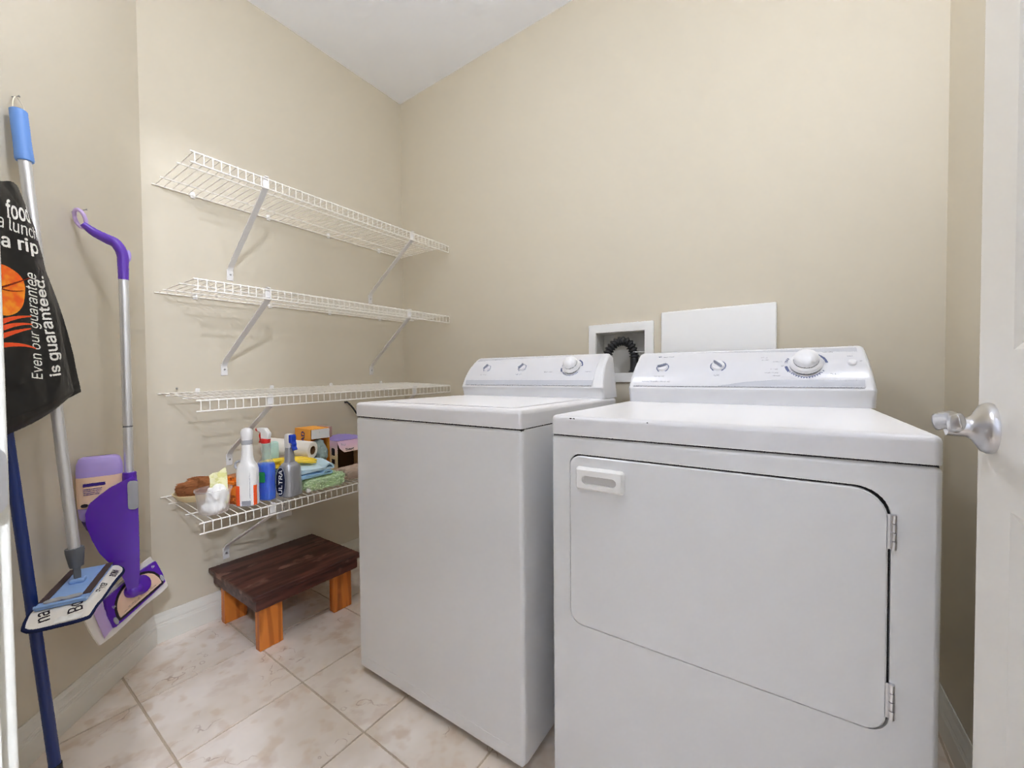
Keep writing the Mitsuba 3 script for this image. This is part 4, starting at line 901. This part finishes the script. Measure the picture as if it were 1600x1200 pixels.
part(hd_, 'raised_field', m3_ := tm(m3.Manifold.hull_points(np.array([(x, y, z) for x, y, z in [(-.030, -.108, .0069), (.030, -.108, .0069), (.030, .108, .0069), (-.030, .108, .0069), (-.024, -.098, .011), (.024, -.098, .011), (.024, .098, .011), (-.024, .098, .011)]]))), 'm_light_blue', M=MH)
part(hd_, 'lip', tube([(-0.0455, -0.1275, 0.008), (0.0455, -0.1275, 0.008)], 0.0042, 10), 'm_light_blue', M=MH)
for x in (-0.0385, 0.0385): part(hd_, 'velcro_strip', rbx(x - 0.008, x + 0.008, -0.098, 0.1275, 0.0065, 0.0095, 0.0015), 'm_velcro', M=MH, label='dark grip strip')
for x in (-0.016, 0.016): part(hd_, 'foot_button', xf(ovl(0.018, 0.0115, 0.003), frame((x, -0.1095, 0.0100), (0.97, 0.25, 0), (-0.25, 0.97, 0), (0, 0, 1))), 'm_grey_plastic', M=MH, label='grey oval foot button')
jb = MH @ np.array([0, 0, 0.012, 1]); jl = np.linalg.inv(MD) @ jb
part(fm, 'joint', cat(tube([P1 + ax_ * -0.012, P1 + ax_ * -0.004, P1 + ax_ * 0.02, P1 + ax_ * 0.040], [0.0185, 0.0192, 0.0165, 0.014], 20)), 'm_dark_grey_plastic', smooth=40, M=MD, label='grey swivel joint')
part(fm, 'fork', cat(tube([P1 + ax_ * 0.038, jl[:3] + [0, 0, 0.002]], [0.010, 0.009], 4)), 'm_dark_grey_plastic', M=MD)
part(hd_, 'knuckle', rbx(-0.016, 0.016, -0.014, 0.014, 0.010, 0.022, 0.005), 'm_light_blue', M=MH)
# microfibre pad under the plate, its rim in navy piping, drooping at the front and left
def padf(U, V):
    u = (-0.052 + 0.124 * U) * (1 - 0.10 * np.abs(2 * V - 1) ** 7); w_ = -0.026 + 0.162 * (2 * V - 1) * (1 - 0.07 * np.abs(2 * U - 1) ** 6)
    q = np.clip((u - 0.05) / 0.04, 0, 1); e1_ = np.clip((-w_ - 0.127) / 0.07, 0, 1); e2_ = np.clip((w_ - 0.127) / 0.04, 0, 1)
    z = -0.006 - 0.026 * q ** 1.3 - 0.022 * e1_ ** 1.4 - 0.004 * e2_ + 0.006 * np.sin(w_ * 28 + 0.6) * q
    u = u - 0.006 * q + 0.010 * np.sin(w_ * 14) * q
    return np.stack([u, w_, z], -1)
pad = part(fm, 'pad', sheet(padf, 26, 46, 0.007), 'm_pad_white', smooth=50, M=MH, label='white microfibre pad with black lettering')
edge = [padf(np.array([[a]]), np.array([[b]]))[0, 0] for a, b in [(q, 0) for q in np.linspace(0, 1, 14)] + [(1, q) for q in np.linspace(0, 1, 30)] + [(q, 1) for q in np.linspace(1, 0, 14)] + [(0, q) for q in np.linspace(1, 0, 30)]]
part(pad, 'piping', tube(np.array(edge), 0.0046, 8, caps=False), 'm_navy_trim', smooth=60, M=MH, label='navy piping')
def pad_text(s_, U0, V0, h, ang):
    m = meshkit.text_mesh(s_, h, 0.0006); m = refine(m, 0.012); c, n_ = math.cos(ang), math.sin(ang); v = m.vertices
    a = v[:, 0] * c - v[:, 1] * n_; b = v[:, 0] * n_ + v[:, 1] * c
    U, V = U0 + a / 0.124, V0 + b / 0.324
    P = padf(U, V); m.vertices = np.stack([P[:, 0], P[:, 1], P[:, 2] + 0.0042 + v[:, 2]], 1)
    part(pad, 'lettering', m, 'm_ink_dark', smooth=False, M=MH)
pad_text('Bo', 0.80, 0.085, 0.026, math.radians(105))
pad_text('na', 0.36, 0.055, 0.026, math.radians(105))
pad_text('Bona', 0.97, 0.36, 0.019, math.radians(95))
pad_text('BONA', 0.97, 0.70, 0.014, math.radians(92))
tag_ = sheet(lambda U, V: padf(0.44 + 0.40 * V, 0.004 + 0.040 * U) + np.array([0, 0, 0.0055]) + 0.004 * (np.sin(V * 7) ** 2 * U)[..., None] * np.array([0, 0, 1.0]), 6, 14, 0.001)
part(pad, 'care_tag', tag_, 'm_cloth_white', smooth=40, M=MH, label='white care tag')

# --- spray mop, purple
sm = thing('spray_mop', 'purple spray mop with bent handle and pink-labelled bottle hanging on the diagonal wall', 'mop')
SH = np.array([0.284, 0.120])
hs = spline([(0.3250, 0.0430, 1.5080), (0.3080, 0.062, 1.4880), (0.3000, 0.088, 1.4730), (0.2950, 0.110, 1.4600), (0.2860, 0.1200, 1.4300), (0.2840, 0.1200, 1.3900), (0.2840, 0.1200, 1.3500)], 8)
nh = len(hs)
part(sm, 'handle', tube(hs, np.interp(np.linspace(0, 1, nh), [0, 0.12, 0.35, 0.6, 0.8, 1.0], [0.009, 0.0135, 0.0165, 0.0165, 0.0155, 0.0142]), 18, flat=0.9), 'm_purple_grip', smooth=50, M=MD)
lp = np.array([(0.3250 + 0.004 * math.cos(a) + 0.010 * (math.sin(a) - 1), 0.030 + 0.016 * math.cos(a), 1.526 + 0.024 * math.sin(a)) for a in np.linspace(-math.pi / 2 + 0.1, 3 * math.pi / 2 - 0.1, 26)])
part(sm, 'hanging_loop', tube(lp, 0.0052, 10), 'm_lilac_pale', smooth=50, M=MD, label='pale lilac hanging loop')
part(sm, 'spray_button', blob((0.277, 0.132, 1.428), (0.006, 0.006, 0.019), 3, 0.0), 'm_lilac', smooth=True, M=MD, label='lilac spray button')
nail(0.305, 1.548, 0.040, 'nail on the diagonal wall holding the purple spray mop', tilt=0.010)
part(sm, 'pole', tube([(SH[0], SH[1], 1.352), (SH[0], SH[1], 0.60)], 0.0120, 24), 'm_alu', smooth=45, M=MD, label='aluminium pole')
part(sm, 'pole_joint', tube([(SH[0], SH[1], 0.884), (SH[0], SH[1], 0.880)], 0.01235, 24), 'm_dark_grey_plastic', M=MD)
e1 = np.array([0.55, -0.835, 0]); e1 /= np.linalg.norm(e1); e2 = np.array([e1[1] * -1, e1[0], 0])   # e1 towards the wall and the doorway, e2 towards the doorway
MS = MD @ frame((SH[0], SH[1], 0), e1, e2, (0, 0, 1))
# the shell: a curved shield; outline in (e1, z), bowed in e2
ol = [(-0.0185, 0.712), (-0.004, 0.722), (0.018, 0.712), (0.044, 0.698), (0.068, 0.678), (0.090, 0.656), (0.0985, 0.629), (0.098, 0.598), (0.086, 0.545), (0.070, 0.500), (0.050, 0.465), (0.028, 0.430), (0.018, 0.395), (0.012, 0.360), (-0.012, 0.360), (-0.017, 0.40), (-0.0185, 0.46)]
shp = Polygon(ol).buffer(0.004).buffer(-0.004)
m = refine(ext(shp, 0.012), 0.012); v = m.vertices
def bow(v):
    a = v[:, 0]; e = 0.036 - 0.06 * np.maximum(a, 0) ** 1.2
    low = np.clip((0.46 - v[:, 1]) / 0.10, 0, 1)
    e = e * (1 - 0.3 * low)
    th_ = v[:, 2] - 0.012
    return np.stack([a, e + th_ * 1.0, v[:, 1]], 1)
part(sm, 'shell', vmap(m, bow), 'm_purple', smooth=60, M=MS)
part(sm, 'neck', tube([(0.000, 0.006, 0.735), (0.0, 0.008, 0.55), (0.0, 0.008, 0.42), (-0.001, 0.006, 0.365)], [0.0175, 0.0200, 0.0190, 0.0160], 22), 'm_purple', smooth=50, M=MS)
bt_ = part(sm, 'button_plate', xf(ext(Polygon(rrect(-0.0125, 0.0125, -0.050, 0.040, 0.009)), 0.005), frame((-0.0085, 0.0385, 0.672), (0.94, -0.34, 0), (0, 0, 1), (-0.34, -0.94, 0)) @ np.diag([1, 1, -1, 1])), 'm_grey_plastic', M=MS, label='grey catch')
part(sm, 'ball_joint', blob((-0.002, 0.010, 0.352), (0.024, 0.020, 0.022), 3, 0.0), 'm_purple', smooth=True, M=MS)
# bottle in its cradle, upside down
def bottle_sec(pr): return oval_section(pr, 32, 3.2)
Bo = MS @ frame((0.066, -0.004, 0), (1, 0, 0), (0, 1, 0), (0, 0, 1))
bo = part(sm, 'bottle', bottle_sec([(0.660, 0.050, 0.026), (0.70, 0.0515, 0.027), (0.742, 0.052, 0.0275), (0.752, 0.0525, 0.028), (0.772, 0.051, 0.027), (0.790, 0.046, 0.024), (0.795, 0.038, 0.018)]), 'm_lilac', smooth=45, M=Bo, label='lilac refill bottle')
part(bo, 'label', oval_section([(0.642, 0.0505, 0.0265), (0.70, 0.0522, 0.0277), (0.736, 0.0525, 0.0281)], 32, 3.2), 'm_peach_label', smooth=45, M=Bo, label='peach coloured label')
part(bo, 'neck', bottle_sec([(0.600, 0.040, 0.020), (0.612, 0.048, 0.024), (0.641, 0.050, 0.026)]), 'm_lilac', smooth=45, M=Bo)
part(bo, 'print', cat(rbx(-0.012, 0.036, 0.0279, 0.0288, 0.7085, 0.7185, 0.0004, 6), *[bx(-0.005 + 0.002 * q, 0.036, 0.0279, 0.0286, 0.700 - 0.0055 * q, 0.7018 - 0.0055 * q) for q in range(4)]), 'm_label_ink', smooth=False, M=Bo)
part(bo, 'print', xf(ovl(0.008, 0.0055, 0.0006), frame((0.034, 0.0268, 0.652), (-1, 0, 0), (0, 0, 1), (0, 1, 0))), 'm_ink_dark', M=Bo)
part(sm, 'cradle', bottle_sec([(0.520, 0.004, 0.006), (0.545, 0.020, 0.012), (0.575, 0.036, 0.019), (0.600, 0.0445, 0.0225)]), 'm_purple_dark', smooth=45, M=MS @ frame((0.064, -0.004, 0), (1, 0, 0), (0, 1, 0), (0, 0, 1)))
# head with white pad
pu = np.array([-0.975, 0.121, 0.185]); pu /= np.linalg.norm(pu); pw = np.array([0.143, -0.292, 0.946]); pw -= pw @ pu * pu; pw /= np.linalg.norm(pw); pn = np.cross(pu, pw)
MP = MD @ frame((0.283, 0.112, 0.329), pu, pw, pn)
def wpad(U, V):
    u = (U - 0.5) * (0.256 + 0.006 * np.sin(V * 4)); w_ = (V - 0.5) * (0.122 + 0.006 * np.sin(U * 9))
    return np.stack([u, w_, -0.004 + 0.004 * np.sin(U * 11) * (V - 0.5) - 0.006 * (abs(U - 0.5) * 2) ** 6], -1)
part(sm, 'cleaning_pad', sheet(wpad, 30, 14, 0.006), 'm_fuzzy_white', smooth=50, M=MP, label='white disposable pad')
hp2 = Polygon([(-0.085, -0.041), (-0.02, -0.0415), (0.05, -0.040), (0.112, -0.036), (0.117, -0.005), (0.116, 0.044), (0.05, 0.049), (0.0, 0.049), (-0.070, 0.046), (-0.083, 0.0)]).buffer(0.005).buffer(-0.003)
hd2 = part(sm, 'mop_head', ext(hp2, 0.009), 'm_purple', smooth=35, M=MP)
part(sm, 'pad_border', ext(Polygon([(-0.118, -0.050), (-0.087, -0.0415), (-0.078, 0.046), (-0.108, 0.050)]), 0.0012), 'm_lilac_pale', M=MP @ frame((0, 0, 0.0015), (1, 0, 0), (0, 1, 0), (0, 0, 1)), label='pale lilac pad border')
dome = [(-0.062, -0.030), (0.100, -0.030)] + [(0.019 + 0.081 * math.cos(a), -0.030 + 0.074 * math.sin(a) ** 0.8) for a in np.linspace(0.08, math.pi - 0.08, 26)]
part(hd2, 'dark_border', ext(Polygon(dome).buffer(0.0075), 0.0008), 'm_ink_dark', M=MP @ frame((0, 0, 0.0092), (1, 0, 0), (0, 1, 0), (0, 0, 1)), label='dark outline')
part(hd2, 'printed_field', ext(Polygon(dome), 0.0006), 'm_peach_label', M=MP @ frame((0, 0, 0.0101), (1, 0, 0), (0, 1, 0), (0, 0, 1)), label='cream printed field')
part(hd2, 'print_line', cat(bx(-0.045, 0.085, -0.0235, -0.0228, 0.0107, 0.0111), *[bx(-0.03 + 0.012 * q, -0.022 + 0.012 * q, -0.019, -0.0178, 0.0107, 0.0111) for q in range(8)]), 'm_ink_dark', smooth=False, M=MP)
for x, y in ((-0.076, -0.028), (0.108, -0.018)): part(hd2, 'silver_tip', xf(ovl(0.0062, 0.0125, 0.0014), frame((x, y, 0.0094), (1, 0, 0), (0, 1, 0), (0, 0, 1))), 'm_grey_plastic', M=MP, label='silver grey tip')
for x, y in ((0.098, 0.036), (-0.064, 0.012)): part(hd2, 'lettering', xf(cat(meshkit.text_mesh('S', 0.008, 0.0006), xf(meshkit.text_mesh('x', 0.008, 0.0006), frame((0.006, 0, 0), (1, 0, 0), (0, 1, 0), (0, 0, 1)))), frame((x - 0.004, y - 0.004, 0.0095), (1, 0, 0), (0, 1, 0), (0, 0, 1))), 'm_print_white', smooth=False, M=MP)
part(hd2, 'socket', lathe([(0, 0), (0.031, 0), (0.030, 0.006), (0.026, 0.012), (0.020, 0.016), (0, 0.016)], 36, at=(0.036, 0.012, 0.0095)), 'm_purple', M=MP)

# --- navy broom handle leaning behind the mop head
NB = thing('broom_handle', 'dark navy blue pole leaning against the diagonal wall beside the doorway', 'pole')
n0, n1 = np.array([0.570, 0.036, 1.02]), np.array([0.560, 0.118, 0.013])
part(NB, 'pole', tube([n0 + (n1 - n0) * q for q in (0, 0.004, 0.5, 0.985)], [0.009, 0.0115, 0.0115, 0.0115], 20), 'm_navy', smooth=45, M=MD)
part(NB, 'foot_cap', tube([n0 + (n1 - n0) * q for q in (0.975, 1.0)], [0.0135, 0.0130], 18), 'm_black_rubber', M=MD)
part(NB, 'end_cap', tube([n0 + (n1 - n0) * q for q in (-0.03, -0.012, 0.01)], [0.006, 0.0125, 0.0125], 18), 'm_navy_trim', M=MD)

# --- black shopping bag hanging in front of the flat mop
bg = thing('shopping_bag', 'black shopping bag with white lettering and orange crab picture, hanging over the flat mop', 'bag')
FD = 0.120
def edge_s(z): return np.interp(z, [0.90, 1.011, 1.25, 1.507, 1.55], [0.433, 0.453, 0.508, 0.574, 0.582])   # far edge of the front panel
def front(s_, z):
    e = edge_s(z); q = np.clip((s_ - e) / 0.05, 0, 1)
    w_ = meshkit.fbm(np.stack([s_ * 14, z * 7, 0 * z], -1), 3, 3) - 0.5
    tuck = np.clip((z - 1.42) / 0.1, 0, 1)
    return FD - 0.016 * (1 - q) ** 2 + 0.010 * w_ + 0.006 * np.sin(s_ * 60 + z * 8) * q * 0.3 - 0.014 * tuck
TOPL, BOTL = (0.760, 1.500), (0.800, 0.870)
def zt_bag(u): return 1.507 + (1.495 - 1.507) * u + 0.006 * np.sin(u * 9)
def zb_bag(u): return 1.011 - 0.075 * u - 0.01 * np.sin(u * 3.1)
def fsheet(U, V):
    # U from far edge to near edge, V bottom to top
    z = zb_bag(U) + (zt_bag(U) - zb_bag(U)) * V; s_ = edge_s(z) + U * (0.712 - edge_s(z)); return np.stack([s_, front(s_, z), z], -1)
fpn = sheet(fsheet, 40, 60, 0.0016)
part(bg, 'front_panel', fpn, 'm_black_bag', smooth=50, M=MD)
def bsheet(U, V):
    z = (zb_bag(U) - 0.012) + (zt_bag(U) - 0.006 - zb_bag(U) + 0.012) * V; s_ = edge_s(z) - 0.018 - 0.006 * (1 - V) + U * (0.715 - edge_s(z) + 0.018)
    return np.stack([s_, 0.1035 - 0.025 * np.clip((z - 1.1) / 0.4, 0, 1) + 0.003 * np.sin(z * 17), z], -1)
part(bg, 'back_panel', sheet(bsheet, 20, 40, 0.0016), 'm_black_bag', smooth=50, M=MD)
def gus(U, V):
    z = zb_bag(0) + (zt_bag(0) - 0.004 - zb_bag(0)) * V; a = fsheet(np.zeros_like(V), V); b = bsheet(np.zeros_like(V), V)
    p = a * (1 - U[..., None]) + b * U[..., None]; p[..., 0] += 0.006 * np.sin(np.pi * U); return p
part(bg, 'gusset', sheet(gus, 8, 40, 0.0014), 'm_black_bag', smooth=50, M=MD)
def bot(U, V):
    a = fsheet(U, np.zeros_like(U)); b = a.copy()
    q = np.clip(U * 1.15, 0, 1); b[..., 0] += 0.085 * (1 - np.exp(-U * 4)) * 0.35; b[..., 1] = 0.1035; b[..., 2] -= 0.010 + 0.040 * (1 - np.exp(-U * 6))
    return a * (1 - V[..., None]) + b * V[..., None] + 0.004 * np.sin(V[..., None] * 3.1) * np.array([0, 1, 0])
part(bg, 'bottom_panel', sheet(bot, 30, 10, 0.0014), 'm_black_bag', smooth=50, M=MD)
part(bg, 'carry_handle', cat(*[strip(spline([(0.672, d_, 1.49), (0.668, d_ * 0.85, 1.60), (0.630, 0.030, 1.70), (0.690, d_ * 0.85, 1.60), (0.708, d_, 1.49)], 8), 0.003, 0.024, (0, 1, 0)) for d_ in (0.108, 0.078)]), 'm_black_bag', smooth=40, M=MD)
nail(0.625, 1.706, 0.050, 'nail on the diagonal wall carrying the black bag', tilt=0.006)
bg_print = []
def bag_text(txt, p0, p1, h, bold=False, shear=0.0, up=None):
    """lettering on the front panel from (s, z) p0 to p1 along its baseline"""
    m = meshkit.text_mesh(txt, 1.0, 0.0, bold) if False else meshkit.text_mesh(txt, 0.1, 0.002, bold); v = m.vertices.copy()
    v[:, 0] -= v[:, 0].min(); wd = v[:, 0].max(); p0, p1 = np.array(p0), np.array(p1); L = np.linalg.norm(p1 - p0); e = (p1 - p0) / L
    n_ = np.array([e[1], -e[0]])                   # up for a reader facing the wall (s runs to the left)
    a = v[:, 0] / wd * L + shear * v[:, 1] / 0.1 * h; b = v[:, 1] / 0.1 * h
    q = p0 + a[:, None] * e + b[:, None] * n_
    m = trimesh.Trimesh(np.stack([q[:, 0], front(q[:, 0], q[:, 1]) + 0.0010 + v[:, 2] * 0.25, q[:, 1]], 1), m.faces, process=False)
    part(bg, 'lettering', m, 'm_print_white', smooth=False, M=MD)
bag_text('food', (0.640, 1.414), (0.572, 1.424), 0.040, True, 0.25)
bag_text('a lunch', (0.660, 1.386), (0.553, 1.386), 0.030)
bag_text('a rip', (0.652, 1.344), (0.560, 1.350), 0.030, True)
bag_text('Even our guarantee', (0.5640, 1.036), (0.5740, 1.296), 0.029, False, 0.15)
bag_text('is guaranteed.', (0.5150, 1.046), (0.5500, 1.298), 0.029, True)
def bag_shape(pts, mt, nm, lift, lab=None):
    m = refine(ext(Polygon(pts), 0.0006), 0.01); v = m.vertices
    m.vertices = np.stack([v[:, 0], front(v[:, 0], v[:, 1]) + lift + v[:, 2], v[:, 1]], 1); m.fix_normals()
    part(bg, nm, m, mt, smooth=False, M=MD, label=lab)
def curve(p0, p1, p2, w0, w1, n=12):
    t_ = np.linspace(0, 1, n)[:, None]; p0, p1, p2 = map(np.array, (p0, p1, p2)); c_ = p0 * (1 - t_) ** 2 + 2 * p1 * t_ * (1 - t_) + p2 * t_ ** 2
    d_ = np.gradient(c_, axis=0); n_ = np.stack([-d_[:, 1], d_[:, 0]], 1) / np.linalg.norm(d_, axis=1, keepdims=True); w_ = (w0 + (w1 - w0) * t_)
    return np.vstack([c_ + n_ * w_, (c_ - n_ * w_)[::-1]])
claw = [(0.700, 1.30), (0.660, 1.301), (0.634, 1.297), (0.612, 1.284), (0.602, 1.262), (0.604, 1.235), (0.612, 1.208), (0.628, 1.190), (0.655, 1.184), (0.700, 1.20)]
bag_shape(spline(np.array(claw + claw[:1]), 5)[:-1], 'm_crab', 'printed_crab', 0.0012, 'orange crab picture')
for c_ in (curve((0.66, 1.245), (0.625, 1.262), (0.592, 1.284), 0.0022, 0.0008), curve((0.66, 1.245), (0.63, 1.24), (0.606, 1.25), 0.0014, 0.0006)):
    bag_shape(c_, 'm_crab_line', 'printed_line', 0.0021)
for (a, b, c_) in (((0.68, 1.155), (0.63, 1.186), (0.590, 1.190)), ((0.68, 1.140), (0.63, 1.172), (0.588, 1.171)), ((0.68, 1.122), (0.63, 1.152), (0.592, 1.160)), ((0.68, 1.108), (0.63, 1.126), (0.580, 1.112))):
    bag_shape(curve(a, b, c_, 0.0075, 0.0012), 'm_crab_leg', 'printed_crab_leg', 0.0012)

# --- black cord coming out of the left wall under the third shelf, running down behind the washer
single('power_cord', 'black cord end on the left wall just past the washer corner, under the third shelf', 'cord', tube(spline([(0.0, -0.418, 0.893), (0.016, -0.413, 0.893), (0.024, -0.395, 0.872), (0.022, -0.366, 0.836), (0.020, -0.30, 0.74), (0.030, -0.25, 0.62), (0.060, -0.20, 0.581), (0.12, -0.12, 0.576), (0.16, -0.08, 0.574)], 10), 0.0048, 10), 'm_cord_black')
